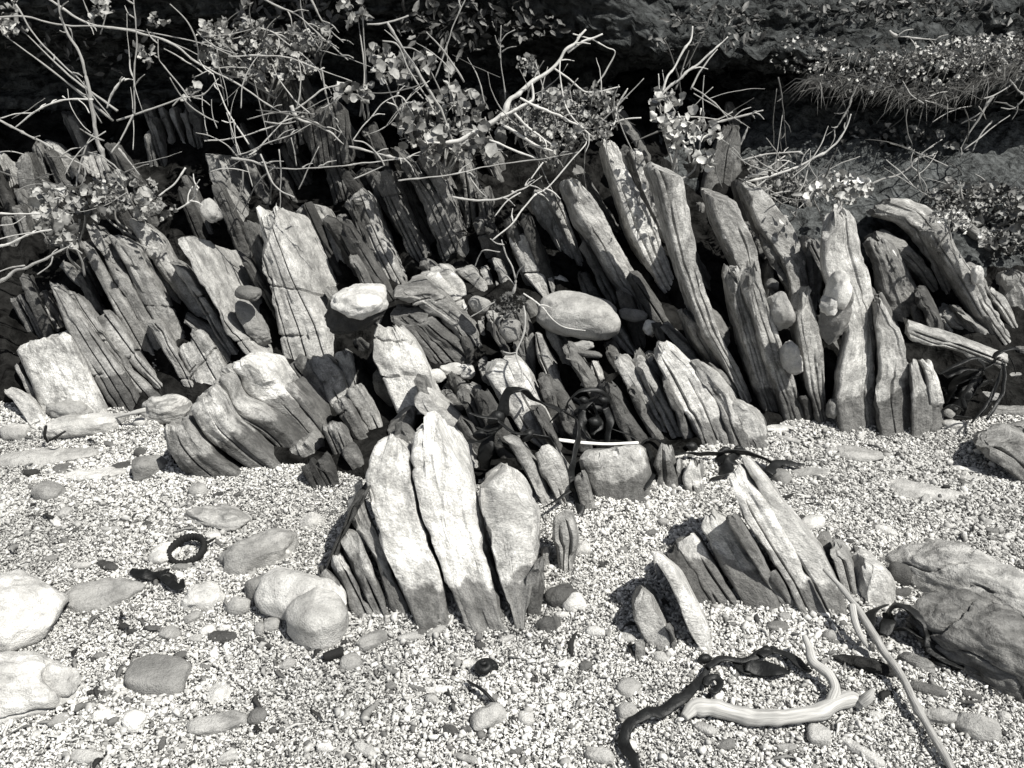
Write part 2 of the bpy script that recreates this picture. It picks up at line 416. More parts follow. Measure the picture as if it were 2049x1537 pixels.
    tot = np.concatenate([np.full(len(q), 4), np.full(NA, 3)]).astype(np.int32); idx = np.concatenate([q.ravel(), tri.ravel()]).astype(np.int32)
    SLv = np.stack([w_, Vf * El, Tf * LEN], -1).reshape(-1, 3); SLv = np.vstack([SLv, SLv[-NA:].mean(0)]) + np.array([sd * 1.37, sd * .71, sd * 2.13])
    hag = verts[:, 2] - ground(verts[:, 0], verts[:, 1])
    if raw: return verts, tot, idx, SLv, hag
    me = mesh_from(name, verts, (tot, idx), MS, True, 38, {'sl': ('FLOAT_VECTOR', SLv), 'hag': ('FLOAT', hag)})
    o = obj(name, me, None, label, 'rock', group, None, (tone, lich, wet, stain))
    recenter(me, o)
    return o

# ------------------------------------------------------------------ loose stones
ST_N = [0]
def stone(label, k, x, y, rx, ry, h=None, tone=.35, rot=0, name='beach_stone', cat='stone', Y=None, sink=.35, lich=0, band=0, stain=.2,
          sq=2.6, rough=1.0, group=None, tilt=0, seg=None, lift=0):
    """x, y, rx, ry: centre and half size in the crop, rot: degrees in the picture, h: half height in metres"""
    ST_N[0] += 1; sd = ST_N[0] + 100
    cxp, cyp = px(k, x, y); rxp, ryp = rx * .34163, ry * .34163
    if Y is None:
        c = hit(cxp, cyp + ryp * .25)
    else: c = atY(cxp, cyp, Y)
    d = c - np.array([0, 0, CAM_H]); zc = d[1] * CS - d[2] * SN; ppm = FPX / zc
    al = math.atan2(-d[2], d[1])
    a = rxp / ppm; rr = ryp / ppm
    if h is None: h = min(a, rr) * .6
    h = min(h, rr * .95) if Y is None else h
    bdep = math.sqrt(max(rr * rr - (h * math.cos(al)) ** 2, (rr * .35) ** 2)) / math.sin(al)
    bdep = min(bdep, max(a, rr) * 1.8)
    big = max(a, bdep)
    nu, nv = (150, 90) if big > .12 else (80, 50) if big > .06 else (36, 22) if big > .03 else (18, 11)
    ph = np.linspace(0, 2 * np.pi, nu, endpoint=False)[None, :]; te = np.linspace(-np.pi / 2, np.pi / 2, nv)[:, None]
    e = 2 / sq
    f = lambda w: np.sign(w) * np.abs(w) ** e
    X = f(np.cos(te)) * f(np.cos(ph)); Yy = f(np.cos(te)) * f(np.sin(ph)); Z = f(np.sin(te)) + 0 * ph
    P = np.stack([X, Yy, Z], -1).reshape(-1, 3)
    nrm = P / (np.linalg.norm(P, axis=1, keepdims=True) + 1e-9)
    lo = fbm(nrm[:, 0] * 1.3 + sd, nrm[:, 1] * 1.3, nrm[:, 2] * 1.3 + sd, 3) * .16 * rough
    P = P * (1 + lo)[:, None] * (np.array([a, bdep, h]) if Y is None else np.array([a, h, rr]))
    if big > .06 and rough > .8:
        fac = np.zeros(len(P)); rg = np.random.default_rng(sd)
        for _ in range(16):
            nn = rg.normal(size=3); nn /= np.linalg.norm(nn); dd = P / np.array([a, bdep if Y is None else h, h if Y is None else rr]) @ nn; fac = np.maximum(fac, np.maximum(0, dd - rg.uniform(.72, .92)))
        P = P * (1 - .55 * fac)[:, None]
        P = P + nrm * (fbm(P[:, 0] * 26 + sd, P[:, 1] * 26, P[:, 2] * 34, 4) * .005 - .010 * np.exp(-(fbm(P[:, 0] * 9 + sd * 2, P[:, 1] * 9, P[:, 2] * 18, 2) / .035) ** 2) * (rough > 1.05))[:, None]
    fine = fbm(P[:, 0] * 70 + sd, P[:, 1] * 70, P[:, 2] * 70, 3) * .0016 * rough * min(1, big / .04)
    if band: fine = fine + vnoise(P[:, 2] / .006 + 2 * vnoise(P[:, 0] * 25, P[:, 1] * 25, sd), P[:, 0] * 6, sd) * .0022 * band
    P = P + nrm * fine[:, None]
    if tilt: # about the world y axis... local x
        t = math.radians(tilt); P = P @ np.array([[1, 0, 0], [0, math.cos(t), -math.sin(t)], [0, math.sin(t), math.cos(t)]]).T
    if Y is None:
        rz = -math.atan2(math.tan(math.radians(rot)), math.sin(al)) if abs(rot) < 85 else -math.radians(rot)
        R = np.array([[math.cos(rz), -math.sin(rz), 0], [math.sin(rz), math.cos(rz), 0], [0, 0, 1]])
        c = np.array([c[0], c[1], float(ground(c[0], c[1])) if c[1] < 1.95 else float(support(c[0], c[1]))]); c[2] += h * (1 - 2 * sink) + lift
    else:
        t = math.radians(rot); R = np.array([[math.cos(t), 0, math.sin(t)], [0, 1, 0], [-math.sin(t), 0, math.cos(t)]])
    P = P @ R.T
    q = grid_faces(nv, nu)
    sl = P + sd * 1.77
    me = mesh_from(name, P, (np.full(len(q), 4, np.int32), q.ravel().astype(np.int32)), MC, True, 50, {'sl': ('FLOAT_VECTOR', sl)})
    o = obj(name, me, None, label, cat, group, None, (tone * .86, lich, band, stain)); o.location = c.tolist()
    return o

# ------------------------------------------------------------------ tubes and ribbons
def catmull(P, n):
    P = np.asarray(P, float); Q = np.vstack([2 * P[0] - P[1], P, 2 * P[-1] - P[-2]]); out = []
    for i in range(len(P) - 1):
        p0, p1, p2, p3 = Q[i:i + 4]; t = np.linspace(0, 1, n, endpoint=False)[:, None]
        out.append(.5 * (2 * p1 + (p2 - p0) * t + (2 * p0 - 5 * p1 + 4 * p2 - p3) * t ** 2 + (3 * p1 - p0 - 3 * p2 + p3) * t ** 3))
    return np.vstack(out + [P[-1:]])

TB = [0]
def tube_mesh(name, pts, rad, mat, sides=8, flat=1.0, n=7, wob=.12, knots=0, twist=0.0, upv=(0, 0, 1), frill=0, sharp=None, roll=0.0):
    TB[0] += 1; sd = TB[0] * 1.93
    P4 = catmull(np.hstack([np.asarray(pts, float), np.asarray(rad, float)[:, None]]), n)
    C, r = P4[:, :3], np.maximum(P4[:, 3], .0004)
    T = np.gradient(C, axis=0); T /= np.linalg.norm(T, axis=1, keepdims=True) + 1e-9
    s = np.concatenate([[0], np.cumsum(np.linalg.norm(np.diff(C, axis=0), axis=1))])
    C = C + np.stack([vnoise(s * 35, sd, i * 5.0) + 1.4 * vnoise(s * 12, sd, i * 7.0 + 2) for i in range(3)], 1) * (np.minimum(r, .012) * wob * 2)[:, None]
    r = r * (1 + .16 * vnoise(s * 60, sd, 9.0) + .14 * vnoise(s * 22, sd, 4.0))
    if knots:
        rr = random.Random(int(sd * 100))
        for _ in range(knots):
            p = rr.uniform(.05, .95) * s[-1]; r = r * (1 + (.4 if r.max() < .008 else .13) * np.exp(-((s - p) / (.004 if r.max() < .008 else .009)) ** 2))
    up = np.tile(np.array(upv, float), (len(C), 1)); B = np.cross(T, up); bl = np.linalg.norm(B, axis=1, keepdims=True)
    B = np.where(bl < .05, np.array([1., 0, 0]), B); B /= np.linalg.norm(B, axis=1, keepdims=True) + 1e-9; Nn = np.cross(B, T)
    a = np.linspace(0, 2 * np.pi, sides, endpoint=False) + roll
    tw = twist * s[:, None] / max(s[-1], 1e-6) + (vnoise(s * 8, sd, 3.)[:, None] * (1.2 if flat < .6 else 0))
    ca, sa = np.cos(a)[None], np.sin(a)[None] * flat
    x = ca * np.cos(tw) - sa * np.sin(tw); y = ca * np.sin(tw) + sa * np.cos(tw)
    rr_ = r[:, None] * (1 + frill * vnoise(s[:, None] * 90, np.cos(a)[None] * 2 + sd, 1.0))
    X = C[:, None] + rr_[..., None] * (x[..., None] * B[:, None] + y[..., None] * Nn[:, None])
    nr = len(C); V = np.vstack([X.reshape(-1, 3), C[:1], C[-1:]])
    q = grid_faces(nr, sides); j = np.arange(sides); l = (nr - 1) * sides
    t1 = np.stack([np.full(sides, nr * sides), (j + 1) % sides, j], 1); t2 = np.stack([l + j, l + (j + 1) % sides, np.full(sides, nr * sides + 1)], 1)
    tot = np.concatenate([np.full(len(q), 4), np.full(2 * sides, 3)]).astype(np.int32)
    idx = np.concatenate([q.ravel(), t1.ravel(), t2.ravel()]).astype(np.int32)
    sl = np.stack([np.tile(np.cos(a) * .01, (nr, 1)), np.tile(np.sin(a) * .01, (nr, 1)), np.tile(s[:, None], (1, sides))], -1).reshape(-1, 3)
    sl = np.vstack([sl, sl[:1], sl[-1:]]) + sd
    return mesh_from(name, V, (tot, idx), mat, True, sharp, {'sl': ('FLOAT_VECTOR', sl)})

def air_path(k, pts, Y0, Y1=None, bow=0):
    Y1 = Y0 if Y1 is None else Y1; n = len(pts); out = []
    for i, (x, y) in enumerate(pts):
        t = i / max(1, n - 1); out.append(atY(*px(k, x, y), Y0 + (Y1 - Y0) * t - bow * math.sin(math.pi * t)))
    return out

def ground_path(k, pts, lift):
    out = []
    for i, (x, y) in enumerate(pts):
        p = hit(*px(k, x, y)); l = lift[i] if hasattr(lift, '__len__') else lift
        d = np.array([0, 0, CAM_H]) - p; p = p + d * (l / d[2]); out.append(p)
    return out

def rads(r, n, f=1.0): return f * (np.interp(np.linspace(0, 1, n), np.linspace(0, 1, len(r)), r) if hasattr(r, '__len__') else np.full(n, r))

def twig(label, k, pts, Y0, r, Y1=None, mat=None, cat='twig', name='dry_twig', kids=(), group='dry twigs and stems above the rocks', knots=3, flat=1.0, bow=0.0):
    P = air_path(k, pts, Y0, Y1, bow); mat = mat or M_TWIG
    if mat is M_TWIG and any(w in label for w in ('white', 'bleached')): mat = M_BONE
    r = np.array(rads(r, len(P))) * np.linspace(1.12, .62, len(P)); knots = knots + 4
    kids = list(kids); rr = random.Random(len(label) * 7 + int(pts[0][0]))
    if cat == 'twig' and flat == 1.0 and len(pts) > 3:       # short side shoots
        for _ in range(rr.randint(2, 5)):
            i = rr.randint(1, len(pts) - 2); t = rr.random(); q = [pts[i][j] * (1 - t) + pts[i + 1][j] * t for j in (0, 1)]; Yq = Y0 + ((Y1 if Y1 is not None else Y0) - Y0) * (i + t) / (len(pts) - 1)
            a = math.atan2(pts[i + 1][1] - pts[i][1], pts[i + 1][0] - pts[i][0]) + rr.choice([-1, 1]) * rr.uniform(.4, 1.1); l = rr.uniform(25, 120)
            kids.append(([tuple(q), (q[0] + l * .5 * math.cos(a), q[1] + l * .5 * math.sin(a)), (q[0] + l * math.cos(a + .2), q[1] + l * math.sin(a + .2))], [.0032, .0026, .0016], Yq, Yq + rr.uniform(-.03, .03)))
    if not kids:
        me = tube_mesh(name, P, rads(r, len(P), .58), mat, 8, flat, knots=knots, wob=.38); o = obj(name, me, None, label, cat, group); recenter(me, o); return o
    e = thing(name, P[0].tolist(), label, cat, group)
    me = tube_mesh('stem', P, rads(r, len(P), .58), mat, 8, flat, knots=knots, wob=.38); o = obj('stem', me, e); o.location = (-P[0]).tolist()
    for kp, kr, ky0, ky1 in kids:
        Q = air_path(k, kp, ky0, ky1); me = tube_mesh('side_shoot', Q, rads(kr, len(Q), .58), mat, 7, flat, knots=2, wob=.38)
        o = obj('side_shoot', me, e); o.location = (-P[0]).tolist()
    return e

# ------------------------------------------------------------------ leaves
def leaf_proto(kind, seed):
    r = np.random.default_rng(seed); nl, nw = 7, 5
    t = np.linspace(0, 1, nl)[:, None]; w = np.linspace(-1, 1, nw)[None]
    if kind == 'round': width = .46 * np.sqrt(np.clip(np.sin(np.pi * t ** .8), 0, 1)) + .03
    elif kind == 'curl': width = .34 * np.sin(np.pi * t ** .75) ** .6 + .03
    else: width = .18 * np.sin(np.pi * t ** .8) ** .8 + .015
    x = w * width * (1 + .10 * r.normal(size=(nl, nw))); y = t + 0 * w
    cup = r.uniform(.2, 1.7) if kind != 'thin' else r.uniform(-.5, .9); bend = r.uniform(-.9, .6)
    z = cup * (x ** 2) * 1.2 + bend * t ** 2 * .6 + .05 * r.normal(size=(nl, nw)) * (2.2 if kind == 'curl' else .6) + .05 * np.abs(w) + (.10 if kind == 'curl' else .035) * np.sin(t * 9 + seed) * np.abs(w) + .03 * (np.abs(w) < .1) * -1
    return np.stack([x, y, z], -1).reshape(-1, 3), grid_faces(nl, nw, False)

LEAFP = {kd: [leaf_proto(kd, i * 7 + 1) for i in range(9)] for kd in ('round', 'curl', 'thin')}
def leaves_mesh(name, pos, size, tone, kind, seed, up=.5):
    r = np.random.default_rng(seed); V, F, Tn = [], [], []; off = 0
    for i in range(len(pos)):
        p, f = LEAFP[kind][r.integers(9)]
        n = np.array([r.normal() * .9 + .1, -up * 1.0 + r.normal() * .8, .6 + r.normal() * .6]); n /= np.linalg.norm(n)
        a = r.normal(size=3); a -= n * (a @ n); a /= np.linalg.norm(a); b = np.cross(n, a)
        M = np.stack([b, a, n], 1)
        V.append((p * size[i]) @ M.T + pos[i]); F.append(f + off); Tn.append(np.full(len(p), tone[i])); off += len(p)
    V = np.vstack(V); F = np.vstack(F)
    return mesh_from(name, V, (np.full(len(F), 4, np.int32), F.ravel().astype(np.int32)), ML, True, None, {'tone': ('FLOAT', np.concatenate(Tn))})

def plant(label, k, blobs, size, tone, kind='round', name='leafy_plant', group='leafy plants growing on the bank', stems=4, up=.5, jit=.08):
    """blobs: (x, y, rx, ry, Y, count) in crop pixels"""
    r = np.random.default_rng(abs(hash(label)) % 1000 if False else sum(map(ord, label))); pos, sz, tn = [], [], []
    for x, y, rx, ry, Yd, cnt in blobs:
        for _ in range(int(cnt * 2.5)):
            a = r.uniform(0, 6.283); q = math.sqrt(r.uniform(0, 1))
            dY = r.normal() * jit
            p = atY(*px(k, x + rx * q * math.cos(a), y + ry * q * math.sin(a)), Yd + dY)
            pos.append(p); sz.append(size * .78 * r.uniform(.45, 1.3)); tn.append(tone * r.choice([.3, .55, .8, 1.0, 1.2]) * r.uniform(.85, 1.15))
    pos = np.array(pos); c = pos.mean(0); lo = pos[:, 2].min()
    root = np.array([c[0], c[1] + .05, max(lo - .06, float(support(c[0], c[1])) - .02)])
    e = thing(name, root.tolist(), label, 'plant', group)
    me = leaves_mesh('foliage', pos - root, sz, tn, kind, len(pos), up); obj('foliage', me, e)
    for i in range(stems):
        q = pos[r.integers(len(pos))] - root; m = q * .5 + r.normal(size=3) * .02
        me = tube_mesh('stem', [np.zeros(3) + r.normal(size=3) * .01, m, q], rads([.004, .003, .0015], 3), M_TWIG_M, 6); obj('stem', me, e)
    return e

# ------------------------------------------------------------------ ground, bedrock, bank
def height_sheet(name, xs, ys, fz, mat, kind, cat_label=None, **kw):
    Xg, Yg = np.meshgrid(xs, ys); Z = fz(Xg, Yg); V = np.stack([Xg, Yg, Z], -1).reshape(-1, 3)
    q = grid_faces(len(ys), len(xs), False)
    me = mesh_from(name, V, (np.full(len(q), 4, np.int32), q.ravel().astype(np.int32)), mat, True)
    return obj(name, me, None, kind=kind, **kw)

xs = np.concatenate([np.linspace(-30, -2.2, 24), np.linspace(-2.1, 2.1, 190), np.linspace(2.2, 30, 24)])
ys = np.concatenate([np.linspace(-30, .3, 24), np.linspace(.35, 2.4, 110), np.linspace(2.5, 40, 12)])
height_sheet('gravel_beach', xs, ys, lambda x, y: ground(x, y) - .006 + .003 * vnoise(x * 60, y * 60, 0) - .25 * sstep(2.2, 2.5, y), M_SHEET, 'structure')
xs = np.linspace(-3.2, 3.2, 420); ys = np.linspace(1.4, 3.9, 240)
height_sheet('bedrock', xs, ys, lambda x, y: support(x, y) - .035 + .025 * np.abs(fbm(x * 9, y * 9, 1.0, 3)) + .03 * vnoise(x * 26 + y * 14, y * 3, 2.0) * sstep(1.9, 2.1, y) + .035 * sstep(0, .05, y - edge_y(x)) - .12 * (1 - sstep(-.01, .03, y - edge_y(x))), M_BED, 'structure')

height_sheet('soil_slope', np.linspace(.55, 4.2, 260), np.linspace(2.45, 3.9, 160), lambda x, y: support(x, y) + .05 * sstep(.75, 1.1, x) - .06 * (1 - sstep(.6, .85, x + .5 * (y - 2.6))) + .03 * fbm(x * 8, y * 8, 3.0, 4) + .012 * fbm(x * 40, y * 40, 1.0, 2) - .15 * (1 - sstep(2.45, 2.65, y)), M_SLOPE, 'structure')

def bank():
    nx, ns = 560, 300
    x = np.linspace(-4.5, 4.5, nx)
    left = [(3.25, .30), (3.45, .62), (3.60, .80), (3.42, .90), (3.22, .96), (3.12, 1.04), (3.0, 1.16), (2.86, 1.38), (2.72, 1.75), (2.9, 2.5), (3.5, 2.9), (6.0, 3.2)]  # upper overhang, out of view, shaped to shade the slabs at back left
    right = [(3.25, .30), (3.50, .58), (3.72, .72), (3.60, .80), (3.25, .79), (3.10, .815), (3.10, .86), (3.32, .95), (3.62, 1.12), (3.9, 1.5), (4.3, 2.4), (6.5, 2.9)]
    L = catmull([(a, b, 0) for a, b in left], 12)[:, :2]; R = catmull([(a, b, 0) for a, b in right], 12)[:, :2]
    tt = np.linspace(0, 1, ns); L = np.stack([np.interp(tt, np.linspace(0, 1, len(L)), L[:, i]) for i in (0, 1)], 1); R = np.stack([np.interp(tt, np.linspace(0, 1, len(R)), R[:, i]) for i in (0, 1)], 1)
    w = sstep(-.3, .75, x)[None, :, None]
    A = L[:, None] * (1 - w) + R[:, None] * w
    Xg = np.tile(x, (ns, 1)); Yg = A[..., 0]; Zg = A[..., 1]
    Zg = Zg + .02 * fbm(Xg * 26, Yg * 26, 3.0, 3); lip = .07 * np.sin(x * 2.3 + .6)[None] * sstep(.5, 1.2, x)[None]
    Zg = Zg + lip * np.exp(-((Zg - .83) / .14) ** 2) + .05 * fbm(Xg * 2, Yg * 2, Zg * 2, 3)
    rock = (1 - sstep(-.2, .5, x))[None]
    Yg = Yg + .07 * fbm(Xg * 5, Zg * 9, Yg * 4, 5) + .022 * fbm(Xg * 32, Zg * 40, Yg * 32, 3) + rock * (.05 * vnoise(Xg * 3 + Zg * 6, Zg * 38, 1.) + .03 * vnoise(Xg * 7, Zg * 90, 4.))
    V = np.stack([Xg, Yg, Zg], -1).reshape(-1, 3); q = grid_faces(ns, nx, False)
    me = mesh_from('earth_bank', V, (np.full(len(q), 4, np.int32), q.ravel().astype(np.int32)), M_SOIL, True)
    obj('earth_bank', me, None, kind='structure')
    return Xg, Yg, Zg
BX, BY, BZ = bank()

# ------------------------------------------------------------------ gravel grains
def gravel():
    r = RNG
    protos = []
    for i in range(48):
        ring = 5; rr = np.random.default_rng(i + 50)
        t = np.array([.26, .74]) + rr.uniform(-.08, .08, 2); cur = rr.uniform(-.4, .4); el = rr.uniform(.26, .75)
        cx = (t - .5); cy = cur * np.sin(np.pi * t); rad = el * .5 * rr.uniform(.7, 1.2, size=2)
        a = np.linspace(0, 2 * np.pi, ring, endpoint=False)
        P = np.stack([np.repeat(cx, ring) + rr.uniform(-.08, .08, 10), (cy[:, None] + rad[:, None] * np.cos(a) * rr.uniform(.75, 1.25, (2, ring))).ravel(), (rad[:, None] * np.sin(a) * rr.uniform(.5, 1.0) * rr.uniform(.75, 1.25, (2, ring))).ravel()], 1)
        P = np.vstack([P, [[-.5, -cur * .3, 0]], [[.5, -cur * .3, 0]]]); protos.append(P)
    PR = np.array(protos)
    q = grid_faces(2, 5); j = np.arange(5)
    tri = np.vstack([np.stack([np.full(5, 10), (j + 1) % 5, j], 1), np.stack([5 + j, 5 + (j + 1) % 5, np.full(5, 11)], 1)])
    def pts(n, y0, y1, wf, wb):
        y = r.uniform(y0, y1, n); hw = wf * y + wb; x = r.uniform(-1, 1, n) * (wf * y1 + wb)
        m = np.abs(x) < hw; return x[m], y[m]
    x1, y1 = pts(560000, .74, 2.12, .60, .22)
    x2, y2 = pts(34000, .4, 2.2, .9, 1.2); m = np.abs(x2) > .60 * y2 + .2; x2, y2 = x2[m], y2[m]
    x3, y3 = pts(3500, 2.08, 2.35, .6, .1)
    m = (y1 < edge_y(x1) + .02) | (vnoise(x1 * 6, y1 * 6, 4.) + vnoise(x1 * 15, y1 * 15, 7.) * .6 > .62); x1, y1 = x1[m], y1[m]; m = y2 < edge_y(x2) + .02; x2, y2 = x2[m], y2[m]
    m = vnoise(x3 * 6, y3 * 6, 4.) > .25; x3, y3 = x3[m], y3[m]
    x = np.concatenate([x1, x2, x3]); y = np.concatenate([y1, y2, y3]); n = len(x)
    size = np.exp(r.normal(math.log(.0056), .42, n)).clip(.003, .022); size[len(x1):len(x1) + len(x2)] *= 1.3; size[len(x1) + len(x2):] *= .8
    size = size * (1 + .28 * vnoise(x * 5, y * 5, 21.))
    z = support(x, y) + r.uniform(-.0025, .0025, n) + .12 * size
    z[len(x1) + len(x2):] -= .03 * vnoise(x3 * 9, y3 * 9, 5.) + .012
    az = r.uniform(0, 2 * np.pi, n); tl = r.normal(0, .38, n); ro = r.uniform(0, 6.28, n)
    ca, sa, ct, st_, cr, sr = np.cos(az), np.sin(az), np.cos(tl), np.sin(tl), np.cos(ro), np.sin(ro)
    Rz = np.zeros((n, 3, 3)); Rz[:, 0, 0] = ca; Rz[:, 0, 1] = -sa; Rz[:, 1, 0] = sa; Rz[:, 1, 1] = ca; Rz[:, 2, 2] = 1
    Ry = np.zeros((n, 3, 3)); Ry[:, 0, 0] = ct; Ry[:, 0, 2] = st_; Ry[:, 2, 0] = -st_; Ry[:, 2, 2] = ct; Ry[:, 1, 1] = 1
    Rx = np.zeros((n, 3, 3)); Rx[:, 0, 0] = 1; Rx[:, 1, 1] = cr; Rx[:, 1, 2] = -sr; Rx[:, 2, 1] = sr; Rx[:, 2, 2] = cr
    M = Rz @ Ry @ Rx * size[:, None, None]
    P = PR[r.integers(48, size=n)]
    V = (np.einsum('nij,nkj->nki', M, P) + np.stack([x, y, z], 1)[:, None]).reshape(-1, 3)
    off = (np.arange(n) * 12)[:, None]
    idx = np.concatenate([(q.ravel()[None] + off), (tri.ravel()[None] + off)], 1).ravel().astype(np.int32)
    tot = np.tile(np.array([4] * 5 + [3] * 10, np.int32), n)
    tone = r.choice([.80, .70, .60, .48, .34, .16, .05], n, p=[.24, .22, .17, .13, .12, .085, .035]) * r.uniform(.88, 1.1, n)
    tone = .80 * tone * (1 + .20 * vnoise(x * 4, y * 4, 11.) + .10 * vnoise(x * 14, y * 14, 12.))
    me = mesh_from('gravel', V, (tot, idx), MG, True, None, {'tone': ('FLOAT', np.repeat(tone, 12))})
    obj('gravel', me, None, 'pale coral gravel covering the beach between and in front of the rocks', 'gravel', None, 'stuff')
gravel()

# ================================================================== THE ROCKS  (stations: left x,y right x,y from foot to top, in crop pixels)
S = slab
NOBREAK.update({'front cluster of slabs on the gravel', 'fan of slabs in the right foreground', 'tall slabs on the right of the outcrop', 'slabs around the strands of black kelp', 'weathered slabs at the back right', 'flat layered rocks at the right edge'})
TONE_F.update({'slate slabs standing on edge in the outcrop': .9, 'tall slabs on the right of the outcrop': 1.0, 'weathered slabs at the back right': .95, 'slabs in the middle of the outcrop': .95,
               'folded layers of the bent rock at the left': 1.1, 'front cluster of slabs on the gravel': 1.0, 'slabs around the strands of black kelp': 1.0})
# --- far left, low
EL = (18, 2, .18)
S("short dark slat at the far left edge behind the mottled white block", 4, .22, [(150,480,190,455),(55,290,90,275)], EL)
S("thin dark slat second from the left edge behind the mottled white block", 4, .22, [(215,500,255,470),(90,275,125,255)], EL)
S("short rounded pale slat above the mottled white block", 4, .40, [(290,470,330,440),(205,350,270,330),(140,260,205,235)], EL, stain=.1)
S("narrow dark sliver just right of the short rounded pale slat", 4, .24, [(340,440,365,420),(215,245,245,225)], EL)
S("thick white block with a dark mottled stripe at the left edge", 4, .60, [(270,1000,620,960),(190,780,525,740),(85,560,395,490)], (10,-10,.15), stain=.6, lean=.5, jag=.01, notch=0, n=6, group='pale blocks at the left edge', name='rock_block', rough=.4, breaks=0)
S("thin grey flake leaning against the left side of the mottled white block", 4, .35, [(195,900,235,880),(70,670,90,650)], EL)
S("slim white shard leaning at the far left below the mottled block", 4, .72, [(190,1060,275,1020),(110,920,185,880),(15,830,75,805)], (8,-4,.05), stain=.0, jag=.01, notch=0, group='pale blocks at the left edge', lean=0.7)
# --- the packed left sheaf: slabs between crack lines traced side by side
def pack(label, left, right, tone, E=EL, k=10, **kw):
    def res(P):
        P = np.array(P, float); s = np.concatenate([[0], np.cumsum(np.hypot(*np.diff(P, axis=0).T))]); t = np.linspace(0, s[-1], 14)
        return np.stack([np.interp(t, s, P[:, 0]), np.interp(t, s, P[:, 1])], 1)[::-1]
    kw.setdefault('fat', .05); kw.setdefault('rough', .75)
    S(label, k, tone, [tuple(l) + tuple(r) for l, r in zip(res(left), res(right))], E, **kw)
pack("long outer slab at the left end of the packed sheaf", [(245,415),(330,640),(400,780),(600,1110)], [(290,415),(360,520),(520,740),(640,900),(725,1050)], .42, wet=.07)
pack("second long slab of the packed sheaf, narrow and grey", [(348,470),(420,600),(520,740),(640,900),(728,1045)], [(385,465),(480,600),(560,720),(700,880),(830,1000)], .38, wet=.06)
pack("short upper slab high on the left flank of the packed sheaf", [(283,315),(330,390),(400,460),(490,580)], [(340,305),(400,380),(470,470),(535,560)], .38)
pack("thin dark sliver wedged high in the left flank of the sheaf", [(400,290),(430,390),(500,490)], [(430,280),(470,380),(520,470)], .2, notch=0)
pack("slab of the sheaf broken off square below the short upper slab", [(485,600),(560,720),(700,880),(835,1000)], [(550,560),(640,680),(735,830),(850,960)], .38)
pack("long thin slat of the sheaf reaching up towards the leafy cushion", [(405,210),(470,360),(560,520),(640,660),(735,825)], [(447,195),(560,400),(650,530),(720,640),(790,790)], .38)
pack("long slab of the sheaf rising to a sharp point under the leafy cushion", [(430,85),(480,200),(570,390),(660,530),(740,690),(800,800)], [(500,130),(560,200),(640,360),(740,560),(800,640),(850,760)], .42, jag=.03)
pack("thin cracked slat beside the sharp pointed slab of the sheaf", [(505,150),(560,260),(640,400),(700,500)], [(545,175),(600,290),(690,450),(740,540)], .35, notch=1)
pack("long smooth slab in the middle of the sheaf with a blunt slanting top", [(550,182),(640,340),(760,560),(850,720),(905,800)], [(690,205),(740,330),(850,520),(930,690),(1000,760)], .42)
pack("cracked lower slab above the black hollow at the foot of the sheaf", [(725,590),(800,720),(880,850),(945,980)], [(800,600),(880,740),(960,880),(1010,990)], .40, wet=.03)
pack("notched slat of the sheaf left of the lit pointed slab", [(695,215),(760,350),(850,500),(890,560)], [(730,210),(800,330),(890,470),(930,530)], .38, notch=1)
pack("slab of the sheaf with a pale lit pointed tip", [(647,85),(710,200),(800,340),(900,480),(1000,600),(1060,640)], [(740,120),(815,190),(870,300),(960,440),(1060,560),(1100,610)], .44)
pack("narrow slab beside the lit pointed slab of the sheaf", [(860,310),(930,400),(1030,560),(1100,690),(1190,830)], [(910,300),(970,380),(1060,520),(1160,690),(1235,800)], .42)
pack("short jagged slab set in front of the lit pointed slab", [(915,565),(1000,660),(1090,780),(1160,880)], [(985,600),(1070,650),(1140,760),(1200,830)], .44)
pack("wide block at the foot of the sheaf above the folded rock", [(915,770),(960,880),(1010,990),(1040,1010)], [(1010,650),(1090,760),(1150,870),(1160,900)], .42, notch=1)
pack("big broad slab at the right of the sheaf showing its smooth grey side", [(880,190),(960,300),(1060,490),(1160,680),(1300,850),(1380,980)], [(930,170),(1015,330),(1110,530),(1230,690),(1370,860),(1480,930)], .44, (135,26,.30), stain=.15, notch=1)
S("tall pale slab with a lit smooth side and a crack across its end", 4, .50, [(1690,740,1930,600),(1600,440,1880,440),(1520,120,1740,180),(1470,-50,1640,-80),(1425,-240,1560,-290)], (98,24,.24), stain=.1, wet=0, fat=.02, notch=3, jag=.03)
# --- back left, in shade under the bank
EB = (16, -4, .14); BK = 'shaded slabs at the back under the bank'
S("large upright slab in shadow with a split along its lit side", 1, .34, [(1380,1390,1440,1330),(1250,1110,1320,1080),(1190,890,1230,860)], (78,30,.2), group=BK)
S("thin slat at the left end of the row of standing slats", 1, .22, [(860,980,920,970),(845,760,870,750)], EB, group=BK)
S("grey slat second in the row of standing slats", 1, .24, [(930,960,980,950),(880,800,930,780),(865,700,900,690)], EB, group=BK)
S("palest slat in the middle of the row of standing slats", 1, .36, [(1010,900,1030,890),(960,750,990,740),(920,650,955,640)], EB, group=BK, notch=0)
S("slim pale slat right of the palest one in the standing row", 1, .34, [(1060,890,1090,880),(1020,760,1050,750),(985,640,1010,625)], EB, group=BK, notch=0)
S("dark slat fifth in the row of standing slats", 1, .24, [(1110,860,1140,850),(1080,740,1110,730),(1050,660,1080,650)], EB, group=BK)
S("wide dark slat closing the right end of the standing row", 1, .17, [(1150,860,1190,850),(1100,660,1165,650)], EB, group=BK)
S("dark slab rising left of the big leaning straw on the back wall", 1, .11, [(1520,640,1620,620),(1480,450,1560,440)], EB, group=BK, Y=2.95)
S("dark slab in the middle of the trio on the back wall", 1, .12, [(1640,700,1700,690),(1570,450,1650,430)], EB, group=BK, Y=2.95)
